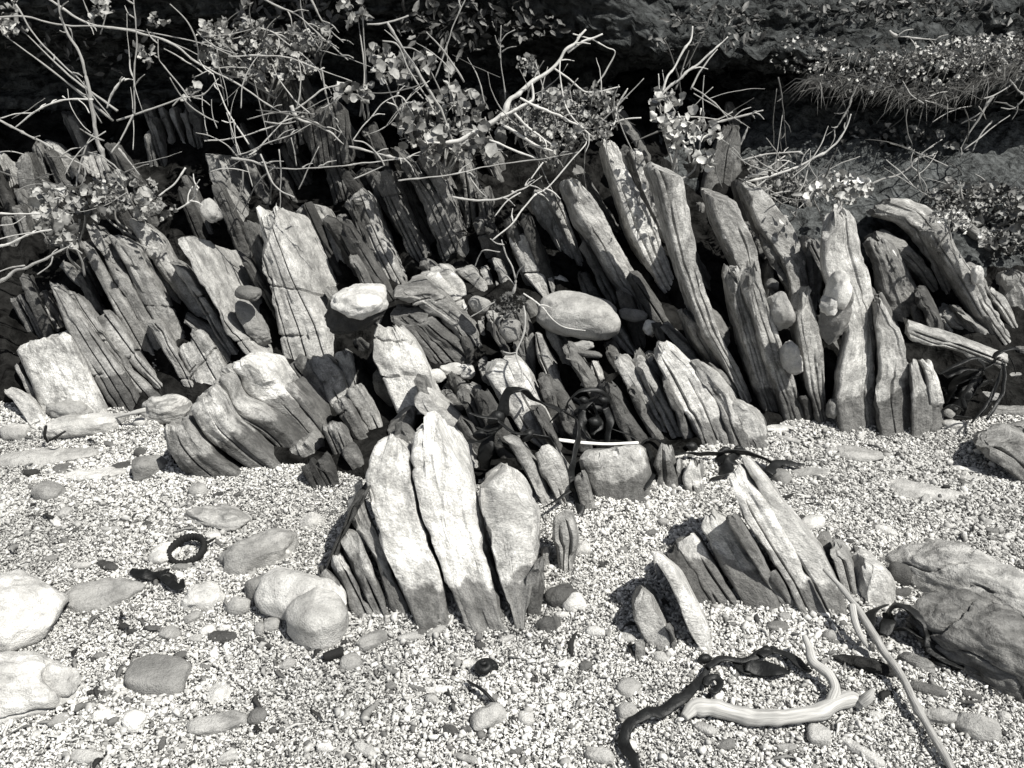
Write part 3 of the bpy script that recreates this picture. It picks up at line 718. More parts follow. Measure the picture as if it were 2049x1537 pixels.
S("dark slab at the right of the trio on the back wall", 1, .11, [(1700,640,1820,600),(1660,450,1750,440)], EB, group=BK, Y=2.95)
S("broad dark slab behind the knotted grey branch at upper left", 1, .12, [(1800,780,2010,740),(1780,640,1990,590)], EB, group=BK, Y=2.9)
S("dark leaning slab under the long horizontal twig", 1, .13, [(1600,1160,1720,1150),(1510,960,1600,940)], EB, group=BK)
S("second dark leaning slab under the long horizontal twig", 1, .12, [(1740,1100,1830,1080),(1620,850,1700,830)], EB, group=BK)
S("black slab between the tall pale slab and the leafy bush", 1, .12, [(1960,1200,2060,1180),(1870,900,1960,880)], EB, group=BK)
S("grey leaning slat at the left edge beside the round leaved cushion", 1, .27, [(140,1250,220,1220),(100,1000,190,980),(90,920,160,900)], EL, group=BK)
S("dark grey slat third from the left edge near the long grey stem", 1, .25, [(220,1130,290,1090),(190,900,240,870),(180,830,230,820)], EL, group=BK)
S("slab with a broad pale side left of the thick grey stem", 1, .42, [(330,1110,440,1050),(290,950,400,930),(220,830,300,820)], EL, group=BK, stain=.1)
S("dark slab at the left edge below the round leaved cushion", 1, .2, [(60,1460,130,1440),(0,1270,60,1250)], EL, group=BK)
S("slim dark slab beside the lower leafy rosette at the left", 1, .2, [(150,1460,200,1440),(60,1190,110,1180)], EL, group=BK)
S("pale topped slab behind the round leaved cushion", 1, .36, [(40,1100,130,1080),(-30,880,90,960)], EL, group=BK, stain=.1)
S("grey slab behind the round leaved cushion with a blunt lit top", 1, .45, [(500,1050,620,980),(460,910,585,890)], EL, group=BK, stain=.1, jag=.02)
# --- middle back
S("cracked double slab right of the tall pale slab", 1, .42, [(1990,1640,2120,1600),(1850,1400,1960,1360),(1715,1220,1870,1180)], (25,10,.16), stain=.3)
S("narrow dark slab leaning behind the cracked double slab", 1, .25, [(2060,1560,2130,1530),(1930,1290,2000,1260)], EB)
S("grey slab with a bright ridge right of the cracked double slab", 2, .40, [(270,1700,390,1660),(190,1530,300,1500),(100,1300,190,1270),(30,1130,135,1095)], (30,14,.18), stain=.1)
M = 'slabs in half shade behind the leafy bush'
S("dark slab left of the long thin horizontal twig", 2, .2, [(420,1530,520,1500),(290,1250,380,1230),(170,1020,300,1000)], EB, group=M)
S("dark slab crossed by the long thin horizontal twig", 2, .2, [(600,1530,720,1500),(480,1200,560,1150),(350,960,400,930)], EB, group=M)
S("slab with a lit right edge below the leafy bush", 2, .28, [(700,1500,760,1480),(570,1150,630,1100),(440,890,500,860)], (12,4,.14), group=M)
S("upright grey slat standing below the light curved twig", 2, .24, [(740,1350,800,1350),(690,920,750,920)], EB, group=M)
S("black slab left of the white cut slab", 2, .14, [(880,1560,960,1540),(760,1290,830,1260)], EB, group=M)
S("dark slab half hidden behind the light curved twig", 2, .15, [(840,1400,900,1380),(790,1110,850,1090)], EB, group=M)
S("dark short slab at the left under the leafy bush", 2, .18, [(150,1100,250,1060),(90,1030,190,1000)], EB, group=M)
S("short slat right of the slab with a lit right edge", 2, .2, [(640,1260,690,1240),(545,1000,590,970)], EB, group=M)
S("bright white slab with a cut top above the smooth boulder", 5, .62, [(1195,285,1235,275),(1090,160,1200,150),(1010,10,1140,0),(975,-95,1090,-115)], (12,4,.14), stain=.0, notch=0, jag=.02)
# --- the tall slabs on the right
TR = 'tall slabs on the right of the outcrop'; ER = (-17, 4, .17)
S("slim white tipped slab at the left end of the tall group", 2, .50, [(1310,1530,1390,1500),(1210,1300,1290,1270),(1140,1160,1195,1095)], ER, lich=.5, group=TR, stain=.55, n=7, fat=.07, rough=.75, yaw=.4)
S("narrow pale slab second in the tall group", 2, .46, [(1400,1560,1440,1540),(1290,1300,1340,1280),(1190,1110,1260,1105)], ER, lich=.5, group=TR, stain=.55, n=7, fat=.07, rough=.75, yaw=.4)
S("thick tall slab with a long crack above the smooth boulder", 5, .46, [(1760,400,1900,440),(1690,280,1850,330),(1600,160,1770,180),(1500,-20,1650,0),(1400,-170,1560,-170),(1315,-390,1450,-370),(1320,-425,1390,-430)], ER, lich=.35, group=TR, notch=2, stain=.55, n=7, fat=.07, rough=.75, yaw=.4)
S("thin dark slab in the gap behind the thick tall slab", 2, .18, [(1640,1400,1690,1380),(1390,1010,1430,1000)], ER, group=TR, stain=.55, n=7, fat=.07, rough=.75, yaw=.4)
S("tallest slim slab with a rounded white tip", 2, .52, [(1900,1720,1980,1680),(1830,1600,1930,1560),(1700,1330,1830,1290),(1610,1060,1700,1030),(1545,840,1612,812)], ER, lich=.55, group=TR, jag=.02, stain=.55, n=7, fat=.07, rough=.75, yaw=.4)
S("thin slab with large white lichen spots right of the rounded white tip", 2, .36, [(1930,1480,1985,1460),(1780,1130,1840,1100),(1700,890,1765,880)], ER, lich=.8, group=TR, stain=.55, n=7, fat=.07, rough=.75, yaw=.4)
S("long heavy slab running from the bare bush down to the gravel", 6, .38, [(440,950,500,950),(330,740,400,740),(170,480,260,470),(20,60,130,50),(-100,-400,60,-420),(-165,-570,-30,-530)], ER, lich=.45, group=TR, notch=2, stain=.55, n=7, fat=.07, rough=.75, yaw=.4)
S("grey slab with a broad speckled face behind the jagged slab", 6, .34, [(500,560,620,540),(420,200,520,190),(330,0,480,-20),(240,-200,400,-190),(182,-415,342,-330)], ER, lich=.5, group=TR, notch=1, stain=.55, n=7, fat=.07, rough=.75, yaw=.4)
S("left half of the jagged slab with a splintered top", 6, .44, [(540,970,650,990),(460,740,570,760),(395,500,490,480),(345,300,420,270),(315,120,370,60)], ER, wet=.075, group=TR, jag=.09, stain=.55, n=7, fat=.07, rough=.75, yaw=.4)
S("right half of the jagged slab reaching the gravel", 6, .44, [(660,1000,775,1000),(570,740,690,740),(495,480,600,470),(430,270,530,260),(375,110,490,60)], ER, wet=.07, group=TR, jag=.09, stain=.55, n=7, fat=.07, rough=.75, yaw=.4)
S("narrow slab with a notched spike beside the egg shaped cobble", 6, .40, [(850,1015,905,1020),(790,820,895,810),(750,600,880,600),(715,400,830,380),(700,220,790,200)], ER, wet=.08, lich=.3, group=TR, jag=.08, stain=.55, n=7, fat=.07, rough=.75, yaw=.4)
S("dark speckled slab behind the notched spike", 6, .33, [(720,400,810,400),(680,200,790,180),(640,60,770,50),(500,-140,690,-140),(420,-330,530,-340),(385,-420,440,-430)], ER, lich=.55, group=TR, stain=.55, n=7, fat=.07, rough=.75, yaw=.4)
S("short pale slab between the notched spike and the pillar", 6, .42, [(810,330,865,310),(790,100,872,90),(760,-10,840,-20),(735,-75,790,-90)], ER, lich=.3, group=TR, stain=.55, n=7, fat=.07, rough=.75, yaw=.4)
S("dark pointed fang of rock standing behind the tall group", 3, .20, [(190,1080,410,1130),(250,900,390,900),(310,740,385,715)], ER, group=TR, jag=.02, notch=1, lich=.2, stain=.55, n=7, fat=.07, rough=.75, yaw=.4)
S("dark slab filling the gap below the pointed fang", 3, .24, [(470,1400,560,1390),(400,1200,470,1180),(370,1050,430,1040)], ER, group=TR, lich=.3, stain=.55, n=7, fat=.07, rough=.75, yaw=.4)
S("short slat tucked between two tall slabs under the bare bush", 3, .3, [(130,1290,170,1270),(150,1180,180,1170)], ER, group=TR, stain=.55, n=7, fat=.07, rough=.75, yaw=.4)
S("massive pillar slab with a wavy right edge", 6, .46, [(985,1055,1200,1060),(960,900,1165,880),(985,700,1185,650),(1030,480,1190,400),(960,280,1160,270),(895,130,1128,130),(885,0,1080,0),(898,-150,1058,-170),(905,-250,1000,-262)], (-12,4,.16), wet=.09, lich=.25, stain=.25, group=TR, notch=1, jag=.02, n=7, fat=.07, rough=.75, yaw=.4)
S("sloping slab right of the massive pillar", 6, .44, [(1215,1080,1395,1090),(1190,900,1395,850),(1215,700,1375,680),(1200,550,1345,550),(1180,400,1270,400),(1165,260,1200,270)], (-12,4,.16), wet=.09, stain=.25, group=TR, notch=1, jag=.02, n=7, fat=.07, rough=.75, yaw=.4)
S("short slab with a rounded shoulder near the right end of the tall row", 6, .46, [(1397,1090,1500,1085),(1398,870,1500,870),(1380,670,1440,650)], (-8,2,.14), wet=.08, stain=.1, group=TR, notch=0, jag=.02, n=7, fat=.07, rough=.75, yaw=.4)
S("last slab of the tall row with a knobbed white top", 6, .52, [(1500,1085,1585,1070),(1500,880,1575,880),(1470,720,1540,750),(1430,650,1480,640)], (-8,2,.14), wet=.08, stain=.0, group=TR, notch=0, jag=.02, n=7, fat=.07, rough=.75, yaw=.4)
S("grey slab standing in shade between the heavy slab and the jagged slab", 6, .22, [(280,780,360,800),(120,520,190,520),(40,330,90,330)], ER, group=TR, stain=.55, n=7, fat=.07, rough=.75, yaw=.4)
S("low slat lying in the dark gap left of the jagged slab", 6, .25, [(400,900,440,900),(250,740,300,730),(170,650,210,640)], ER, group=TR, stain=.55, n=7, fat=.07, rough=.75, yaw=.4)
S("dark splinter at the foot of the gap beside the jagged slab", 6, .2, [(770,1000,820,1005),(730,850,780,850)], ER, group=TR, wet=.1, stain=.55, n=7, fat=.07, rough=.75, yaw=.4)
S("thin dark slat in the gap above the egg shaped cobble", 6, .22, [(540,340,590,330),(540,60,600,50)], ER, group=TR, stain=.55, n=7, fat=.07, rough=.75, yaw=.4)
# --- right back
RB = 'weathered slabs at the back right'
S("squat block with a pitted mottled face behind the pillar", 6, .30, [(1260,440,1475,440),(1190,250,1420,280),(1150,50,1340,130),(1100,-60,1250,-60)], (14,0,.2), lich=.45, stain=.5, group=RB, notch=0, n=3.5, fat=.09)
S("big arching slab curving down to the right edge", 6, .38, [(1590,290,1710,300),(1480,60,1640,60),(1400,-60,1570,-120),(1290,-170,1460,-240),(1060,-240,1250,-320)], (20,0,.25), lich=.5, stain=.35, group=RB, notch=2, n=3.5, fat=.09)
S("darker slab tucked beneath the big arching slab", 6, .28, [(1500,240,1590,280),(1380,100,1480,80),(1250,0,1350,-50),(1130,-90,1250,-130)], ER, lich=.35, group=RB, n=3.5, fat=.09)
S("long slab right of the arching slab ending at the tangle of weed", 6, .40, [(1930,590,2010,540),(1780,400,1880,350),(1640,160,1760,120),(1530,0,1650,-20),(1460,-120,1560,-150)], ER, lich=.35, group=RB, wet=0, n=3.5, fat=.09)
S("short slab beside the small white tooth at the right", 6, .38, [(1990,500,2040,470),(1880,330,1950,280),(1800,210,1850,200)], ER, lich=.2, group=RB, n=3.5, fat=.09)
S("slab with a pale crest at the upper right edge", 6, .40, [(1960,130,2040,90),(1830,10,1920,0),(1740,-80,1850,-90),(1620,-170,1700,-190)], ER, lich=.4, group=RB, n=3.5, fat=.09)
S("dark humped rock at the right edge behind the white tooth", 6, .30, [(1960,390,2150,380),(1900,240,2130,220),(1850,130,2040,120)], (20,-4,.2), lich=.3, group=RB, notch=0, n=3.5, fat=.09)
S("left slat of the small fan behind the weathered plank", 6, .34, [(1600,500,1660,480),(1480,370,1530,325)], ER, group=RB, n=3.5, fat=.09)
S("second slat of the small fan behind the weathered plank", 6, .36, [(1700,530,1760,500),(1600,430,1670,400),(1530,335,1595,303)], ER, group=RB, n=3.5, fat=.09)
S("third slat of the small fan behind the weathered plank", 6, .38, [(1790,570,1840,540),(1690,440,1760,415),(1590,320,1640,300)], ER, group=RB, n=3.5, fat=.09)
S("outer slat of the small fan behind the weathered plank", 6, .40, [(1850,600,1910,590),(1770,490,1840,470),(1660,360,1720,350)], ER, group=RB, n=3.5, fat=.09)
S("grey rough slab seen between the pillar top and the arching slab", 3, .34, [(880,1380,960,1380),(800,1280,900,1260),(690,1270,760,1230)], ER, lich=.4, group=RB, n=3.5, fat=.09)
S("pale lichened slab shoulder left of the pillar top", 3, .5, [(640,1380,760,1380),(580,1280,690,1270),(560,1220,640,1210)], ER, lich=.6, group=RB, n=3.5, fat=.09)
S("small dark slab at the far right edge above the beach", 6, .22, [(2010,650,2120,640),(1960,540,2100,520)], ER, group=RB, n=3.5, fat=.09)
LB = 'flat layered rocks at the right edge'
EH = (0, -14, .12)
S("top layer of the flat bedded rock behind the tangle of weed", 6, .42, [(2150,690,2150,800),(1900,740,1900,800),(1790,750,1800,800)], EH, group=LB, lean=.1, n=4, notch=0)
S("middle layer of the flat bedded rock behind the tangle of weed", 6, .44, [(2150,830,2150,900),(1900,840,1900,890),(1760,850,1770,890)], EH, group=LB, lean=.1, n=4, notch=0)
S("bottom layer of the flat bedded rock behind the tangle of weed", 6, .34, [(2150,920,2150,1030),(1900,930,1900,1020),(1740,950,1760,1010)], EH, group=LB, lean=.1, n=4, notch=0)
S("slanting bedrock slab emerging at the right edge above the gravel", 6, .30, [(2100,1420,2200,1330),(1930,1270,2060,1130),(1690,1130,1880,1040)], (20,-16,.15), group=LB, lean=.5, wet=0, notch=1)
S("upper slanting bedrock slab at the right edge above the gravel", 6, .33, [(2180,1310,2280,1200),(2060,1180,2120,1050),(1880,1080,1960,1020)], (20,-16,.15), group=LB, lean=.5, notch=0)
# --- centre, upper
CU = 'slabs in the middle of the outcrop'; EC = (12, -4, .14)
S("dark laminated slab under the white capped boulder", 5, .20, [(560,700,800,640),(400,480,560,430),(240,340,420,340)], (20,-12,.18), group=CU, stain=.3, notch=3)
S("streaked slab on top of the dark laminated slab", 5, .34, [(800,640,845,600),(640,460,760,440),(480,360,620,320),(250,240,440,160)], (18,-10,.18), group=CU, stain=.45, notch=2)
S("pale slab along the crest above the dark laminated slab", 5, .48, [(750,420,785,390),(620,310,690,270),(440,140,530,95)], EC, group=CU, stain=.1)
S("slab with a broad rounded pale end behind the crest", 5, .48, [(740,360,775,330),(640,230,715,200),(510,100,610,85)], EC, group=CU, stain=.1, notch=0)
S("rounded grey slab leaning left of the dry stem's root", 5, .34, [(840,290,900,300),(770,200,840,180),(670,115,750,95)], EC, group=CU, notch=0, jag=.01)
S("slim pale slat right of the rounded grey slab", 5, .38, [(885,250,915,250),(810,110,850,100)], EC, group=CU)
S("tiny slat in front of the dry stem", 5, .34, [(940,280,965,270),(905,180,935,170)], EC, group=CU)
S("slim tall slat left of the bright white cut slab", 5, .40, [(980,290,1015,280),(885,60,930,55)], EC, group=CU)
S("small grey slab at the foot of the bright white cut slab", 5, .34, [(1240,290,1290,280),(1215,160,1250,150)], EC, group=CU)
S("small pale slab between the white cut slab and the thick tall slab", 5, .42, [(1300,270,1370,260),(1250,160,1300,150)], EC, group=CU)
S("white topped slab left of the dark broken block", 4, .52, [(1960,960,2060,890),(1865,790,1990,720),(1780,640,1900,610)], EC, group=CU, stain=.3, notch=1, lean=.6)
S("dark slab between the folded rock and the white topped slab", 4, .22, [(1870,900,1930,880),(1690,690,1775,630)], EC, group=CU)
S("small pale topped slab under the white capped boulder", 5, .46, [(60,830,120,800),(20,720,90,690),(-40,620,50,580)], EC, group=CU, stain=.3)
S("dark slab below the white capped boulder", 5, .16, [(130,640,220,600),(40,540,110,500)], EC, group=CU)
S("narrow lit slab standing left of the dark broken block", 5, .40, [(190,1100,255,1060),(110,960,190,920),(30,830,110,790)], EC, group=CU, wet=0)
S("dark slab at the lower left of the dark broken block", 5, .26, [(130,1190,200,1130),(20,1020,90,980),(-60,900,20,860)], EC, group=CU)
S("small cracked slab in the hollow behind the folded rock", 4, .3, [(1990,1280,2080,1220),(1880,1030,1990,1000)], EC, group=CU)
S("low dark slab at the gravel edge between folded rock and front cluster", 4, .20, [(1830,1400,1910,1390),(1760,1270,1820,1220)], EC, group=CU, wet=.3)
S("second low dark slab at the gravel edge left of the front cluster", 4, .20, [(1920,1400,2000,1370),(1830,1240,1900,1190)], EC, group=CU, wet=.3)
S("black wedge slab touching the left shoulder of the front cluster", 5, .18, [(90,1330,150,1290),(-10,1160,60,1120)], EC, group=CU)
# --- folded rock
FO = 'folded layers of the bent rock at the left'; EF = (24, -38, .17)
FF = dict(k=12, group=FO, lean=-.02, n=4.5, notch=1, breaks=0, rough=.85, fat=-.05)  # wet on these layers puts the shade of their front faces into the colour
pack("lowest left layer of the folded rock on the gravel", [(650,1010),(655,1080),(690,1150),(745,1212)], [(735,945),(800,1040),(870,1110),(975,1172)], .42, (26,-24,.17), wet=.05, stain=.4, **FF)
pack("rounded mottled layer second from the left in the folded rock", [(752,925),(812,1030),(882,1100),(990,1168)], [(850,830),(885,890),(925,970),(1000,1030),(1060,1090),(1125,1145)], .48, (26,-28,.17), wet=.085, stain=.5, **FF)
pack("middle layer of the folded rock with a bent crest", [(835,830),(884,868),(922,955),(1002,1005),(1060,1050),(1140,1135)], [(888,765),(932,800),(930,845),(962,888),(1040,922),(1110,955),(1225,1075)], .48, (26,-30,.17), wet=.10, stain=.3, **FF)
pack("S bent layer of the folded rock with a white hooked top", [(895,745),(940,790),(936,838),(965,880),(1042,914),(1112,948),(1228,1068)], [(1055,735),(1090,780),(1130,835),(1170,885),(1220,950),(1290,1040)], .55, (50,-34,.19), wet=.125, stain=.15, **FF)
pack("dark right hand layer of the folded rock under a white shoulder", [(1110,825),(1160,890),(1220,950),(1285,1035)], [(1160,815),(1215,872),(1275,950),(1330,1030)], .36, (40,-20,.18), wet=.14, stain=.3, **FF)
S("small dark slab standing at the right foot of the folded rock", 4, .24, [(1700,1260,1850,1180),(1690,1190,1790,1120)], EF, group=FO, jag=.01, notch=0, lean=-.05)
# --- front cluster
FC = 'front cluster of slabs on the gravel'
S("lowest outer slat at the left corner of the front cluster", 8, 0.44, [(30,665,75,650),(-60,500,0,440),(-140,400,-90,340)], (-2,-8,.12), group=FC, wet=.055, lean=.85, fat=.02)
S("second narrow slat at the left of the front cluster", 8, 0.5, [(80,665,210,660),(0,450,95,450),(-75,310,-5,240)], (0,-10,.12), group=FC, wet=.05, notch=1, lean=.85, fat=.02)
S("third narrow slat of the front cluster", 8, 0.5, [(215,665,310,658),(110,440,215,430),(-5,240,50,70)], (0,-12,.12), group=FC, wet=.05, notch=1, lean=.85, fat=.02)
S("narrow grey slat with a crack across it in the front cluster", 8, 0.46, [(315,655,430,645),(215,335,305,420),(60,80,140,0),(30,-40,110,-150)], (0,-12,.12), group=FC, wet=.05, notch=0, lean=.85, fat=.02)
S("thin dark flake on the right side of the front cluster", 8, .26, [(1100,645,1178,635),(1098,450,1182,430),(1140,330,1180,300)], (6,-6,.08), group=FC, wet=.05, notch=0, stain=.5)
S("small wedge stuck in the gap between the two white front slabs", 8, .34, [(905,520,962,500),(830,400,905,380),(840,320,870,290)], (2,-4,.05), group=FC, notch=0, jag=.01)
S("stub of slab at the right foot of the front cluster", 8, .38, [(1150,750,1290,740),(1130,650,1260,640)], (8,-8,.1), group=FC, notch=0, jag=.01, wet=.06)
S("steep dark side slab along the left face of the front cluster", 7, .26, [(1860,500,1900,490),(1980,200,2060,100),(2090,-100,2150,-200)], (16,-6,.15), group=FC, jag=.02, wet=.2)
FK = dict(k=11, group=FC, rough=1.0, fat=-.005, n=14)
pack("broad white slab with a dark triangular patch in the front cluster", [(498,705),(428,880),(450,1000),(500,1150),(570,1300),(655,1495)], [(608,735),(616,790),(622,900),(645,1020),(688,1130),(738,1250),(768,1350),(806,1492)], .62, (10,-6,.14), lean=.85, wet=.062, stain=.35, notch=0, **FK)
pack("tall white slab with a torn top in the middle of the front cluster", [(630,618),(608,760),(628,900),(665,1060),(725,1180),(775,1330),(840,1500)], [(795,692),(840,755),(856,890),(884,1010),(908,1120),(925,1200),(975,1400),(1018,1512)], .70, (14,-6,.14), lean=.85, wet=.065, stain=.05, notch=0, jag=.035, **FK)
pack("white slab with a ragged pointed top at the right of the front cluster", [(918,832),(888,880),(880,975),(912,1100),(948,1230),(1002,1400),(1046,1512)], [(1042,858),(1080,915),(1130,1000),(1132,1130),(1116,1230),(1092,1380),(1086,1502)], .70, (10,-6,.14), lean=.85, wet=.07, stain=.05, notch=0, jag=.03, **FK)
pack("pale slab leaning behind the torn white slab", [(632,510),(612,560),(690,660),(790,740),(860,860)], [(715,545),(765,597),(830,670),(872,770),(892,850)], .50, (16,-4,.14), lean=.6, stain=.15, notch=1, jag=.01, **FK)
pack("mottled slab behind the shoulder of the front cluster", [(575,610),(512,690),(560,760)], [(640,600),(628,690),(610,770)], .28, (14,-4,.14), lean=.2, stain=.45, notch=0, jag=.01, **FK)
pack("dark triangular facet of the broad white front slab, built as a separate slab", [(535,692),(505,790),(560,900),(650,1012)], [(612,735),(620,820),(628,900),(658,1015)], .20, (4,-2,.05), lean=.85, Y=1.36, stain=.4, notch=0, jag=.01, deep=.02, **FK)  # stands for the dark facet of the broad white slab, added as its own piece
pack("shaded side of the broken block in the centre, coloured dark below its white side", [(470,452),(472,540),(540,615)], [(640,488),(575,545),(600,600)], .12, (20,-4,.14), k=11, group=CU, lean=-.1, stain=.4, notch=1, jag=.01)  # one block: shaded side coloured dark here, lit side coloured white below
pack("lit side of the broken block in the centre, coloured white above its dark side", [(482,282),(473,335),(472,410),(500,470)], [(572,288),(610,335),(650,400),(684,478)], .62, (14,-4,.14), k=11, group=CU, lean=.8, stain=.1, notch=0, jag=.012, Y=2.0)
# --- centre right
CR = 'slabs around the strands of black kelp'
S("thin dark slab left of the grey slab behind the torn white slab", 5, .24, [(730,1040,775,1000),(560,810,615,795)], EC, group=CR)
S("grey slab with a crumbling white rim above the front cluster", 5, .40, [(850,1010,890,960),(670,820,785,760)], EC, group=CR, stain=.2)
S("big white topped slab with a grainy end under the kelp arch", 5, .56, [(1235,1215,1300,1190),(1070,1080,1255,1050),(960,920,1150,870),(850,720,1075,690),(830,640,1000,595)], (18,4,.14), group=CR, stain=.35, notch=2, lean=0.7)
S("thin slat against the left side of the big white topped slab", 5, .26, [(900,880,935,860),(785,680,830,630)], EC, group=CR)
S("leaf shaped grey slab right of the big white topped slab", 5, .42, [(1290,910,1330,890),(1200,740,1265,700),(1140,600,1195,560),(1130,490,1155,472)], EC, group=CR, jag=.01, notch=1)
S("slim leaning slat between leaf shaped slab and smooth boulder", 5, .40, [(1345,740,1372,720),(1230,540,1282,515),(1172,430,1202,408)], EC, group=CR, notch=0)
S("dark slat below the dry stem's root", 5, .24, [(1160,480,1200,460),(1060,320,1105,295)], EC, group=CR)
S("dark squared slab behind the leaf shaped slab", 5, .2, [(1090,760,1150,740),(1050,560,1130,490)], EC, group=CR)
S("little white tooth of rock above the kelp coil", 5, .68, [(1390,840,1455,830),(1420,750,1455,722)], (4,-2,.05), group=CR, jag=.01, notch=0, stain=0)
S("little pointed slab beside the white tooth above the kelp coil", 5, .40, [(1480,810,1560,790),(1460,680,1490,640)], EC, group=CR, jag=.02)
S("small leaning slat left of the white tooth above the kelp coil", 5, .38, [(1390,760,1430,740),(1355,650,1390,640)], EC, group=CR)
S("dark edged slab leaning on the smooth boulder", 5, .38, [(1680,610,1725,580),(1560,500,1640,450),(1505,400,1540,365)], EC, group=CR)
S("slab behind the dry stem beside the streaked slab", 5, .36, [(960,580,1010,560),(880,430,940,400),(830,380,880,360)], EC, group=CR)
S("thin slat standing in the dark left of the dry stem", 5, .3, [(830,560,860,550),(800,400,835,390)], EC, group=CR)
S("long slim fan slab at the left of the right hand fan", 5, .36, [(1860,1110,1930,1100),(1740,900,1820,860),(1590,640,1655,600)], EC, group=CR)
S("second slim slab of the right hand fan", 5, .34, [(1950,1115,2020,1105),(1850,920,1910,880),(1690,650,1750,620)], EC, group=CR)
S("short grey slab in the middle of the right hand fan", 5, .34, [(1930,960,1985,930),(1840,780,1905,740),(1760,610,1825,585)], EC, group=CR)
S("dark thin slab beside the broad white fan slab", 6, .24, [(60,1120,120,1130),(-20,920,20,900),(-90,760,-50,740)], EC, group=CR)
S("broad white slab of the right hand fan with a grey wet foot", 6, .60, [(150,1140,345,1165),(30,900,225,860),(-60,720,110,680),(-150,560,-60,525)], (12,2,.14), group=CR, stain=.05, notch=2, jag=.02, lean=0.7, wet=0.06)
S("next slab of the right hand fan stepping down to the gravel", 6, .54, [(350,1165,455,1180),(230,900,335,870),(130,740,220,715),(70,650,115,645)], EC, group=CR, stain=.1, notch=1, lean=0.7, wet=0.05)
S("outermost right slab of the right hand fan", 6, .48, [(465,1180,575,1180),(345,960,470,950),(265,860,370,870)], EC, group=CR, wet=.03, notch=1, lean=0.65)
S("long thin slat along the upper side of the right hand fan", 6, .36, [(150,745,190,750),(50,610,110,600),(-100,440,-60,420)], EC, group=CR)
S("square pale block with two cracks and a wet foot", 5, .54, [(1510,1530,1800,1420),(1430,1350,1805,1330),(1398,1200,1750,1155)], (12,-14,.16), group=CR, stain=.05, n=4, notch=0, jag=.008, name='rock_block', lean=.6, wet=.052, rough=.5, breaks=0)
S("pale slab left of the square block", 5, .46, [(1290,1500,1352,1480),(1190,1320,1335,1300),(1130,1190,1222,1150)], EC, group=CR, stain=.15)
S("narrow grey slab right of the white ragged front slab", 5, .40, [(1200,1520,1245,1500),(1080,1300,1155,1290),(960,1090,1015,1080)], EC, group=CR)
S("dark slat close to the left side of the square block", 5, .22, [(1420,1530,1490,1520),(1360,1300,1420,1290)], EC, group=CR)
S("small upright slab right of the square block", 5, .50, [(1850,1400,1985,1390),(1850,1250,1950,1240),(1870,1150,1920,1138)], EC, group=CR, stain=.1, wet=.05, jag=.02)
S("tiny slab between the two small uprights near the square block", 5, .4, [(1970,1390,2015,1385),(1965,1250,1990,1235)], EC, group=CR, notch=0, wet=.04)
S("small white stub right of the square block in the weed", 6, .56, [(70,1420,182,1430),(50,1320,160,1310),(80,1250,140,1238)], EC, group=CR, stain=.05, wet=.035, jag=.02)
S("wood grained stump standing in gravel right of the front cluster", 8, .44, [(1290,400,1350,390),(1250,180,1382,190),(1260,55,1335,40)], (8,-6,.06), group=CR, notch=2, jag=.02)
S("low grained splinter beside the wood grained stump", 8, .42, [(1190,360,1225,355),(1165,250,1220,240)], (5,-5,.05), group=CR, notch=0)
# --- right front fan
RF = 'fan of slabs in the right foreground'; EG = (8, -10, .12)
S("dark low slat at the left of the foreground fan", 9, .30, [(140,575,220,588),(40,390,115,370),(-60,270,5,225)], EG, group=RF, lean=0.7, wet=0.1, rough=.65)
S("first broad slab of the foreground fan with a dark wet lower half", 9, .50, [(235,585,400,600),(110,390,240,370),(5,215,112,165)], EG, group=RF, stain=.1, jag=.01, lean=0.7, wet=0.085, rough=.65)
S("second broad slab of the foreground fan, white above and wet below", 9, .62, [(420,600,640,640),(285,360,500,380),(148,115,330,95),(170,60,250,42)], EG, group=RF, stain=.05, notch=0, jag=.01, lean=0.75, wet=0.07, rough=.65)
S("sunken black slat in the gap of the foreground fan", 9, .18, [(610,560,680,600),(400,240,460,230),(290,70,345,50)], EG, group=RF, rough=.65)
S("small dark splinter in the gap of the foreground fan", 9, .22, [(680,600,725,590),(535,400,580,370)], EG, group=RF, rough=.65)
S("longest white slab of the foreground fan", 9, .64, [(755,655,915,668),(655,450,805,450),(525,250,690,250),(405,60,565,40),(335,-110,470,-100),(310,-190,390,-245)], EG, group=RF, stain=.05, notch=1, jag=.01, lean=0.75, wet=0.05, rough=.65)
S("narrow white slab at the right side of the foreground fan", 9, .60, [(920,668,1020,642),(805,440,950,440),(690,250,850,260),(565,40,680,50),(470,-140,560,-110),(400,-250,440,-262)], EG, group=RF, stain=.05, notch=0, jag=.02, lean=0.75, wet=0.04, rough=.65)
S("white edged leaf shaped slab left of the foreground fan", 9, .54, [(180,880,222,880),(90,740,200,720),(20,560,112,560),(-60,400,20,380),(-130,300,-90,285)], EG, group=RF, stain=.15, jag=.01, notch=0, lean=0.6, rough=.65)
S("stout leaf shaped slab standing alone in the gravel", 8, .40, [(1815,850,1955,850),(1745,720,1900,680),(1680,570,1835,545),(1715,490,1790,472)], EG, group=RF, jag=.01, notch=0, lean=.5, rough=.65)
S("slim dark slat against the stout leaf shaped slab", 8, .24, [(1960,860,1990,860),(1880,690,1920,680)], EG, group=RF, notch=0, rough=.65)
S("thin upright flake in front of the stout leaf shaped slab", 8, .42, [(1740,920,1786,920),(1720,775,1775,780)], (3,-3,.03), group=RF, notch=1, rough=.65)
S("grey sheet on edge left of the foreground fan", 8, .42, [(1860,430,1890,420),(1830,310,1860,290)], (3,-3,.04), group=RF, notch=0, rough=.65)
S("pyramid shaped chip right of the foreground fan", 9, .32, [(860,335,930,322),(810,240,922,240),(855,160,888,148)], (6,-4,.06), group=RF, notch=0, jag=.01, stain=.05, rough=.65)
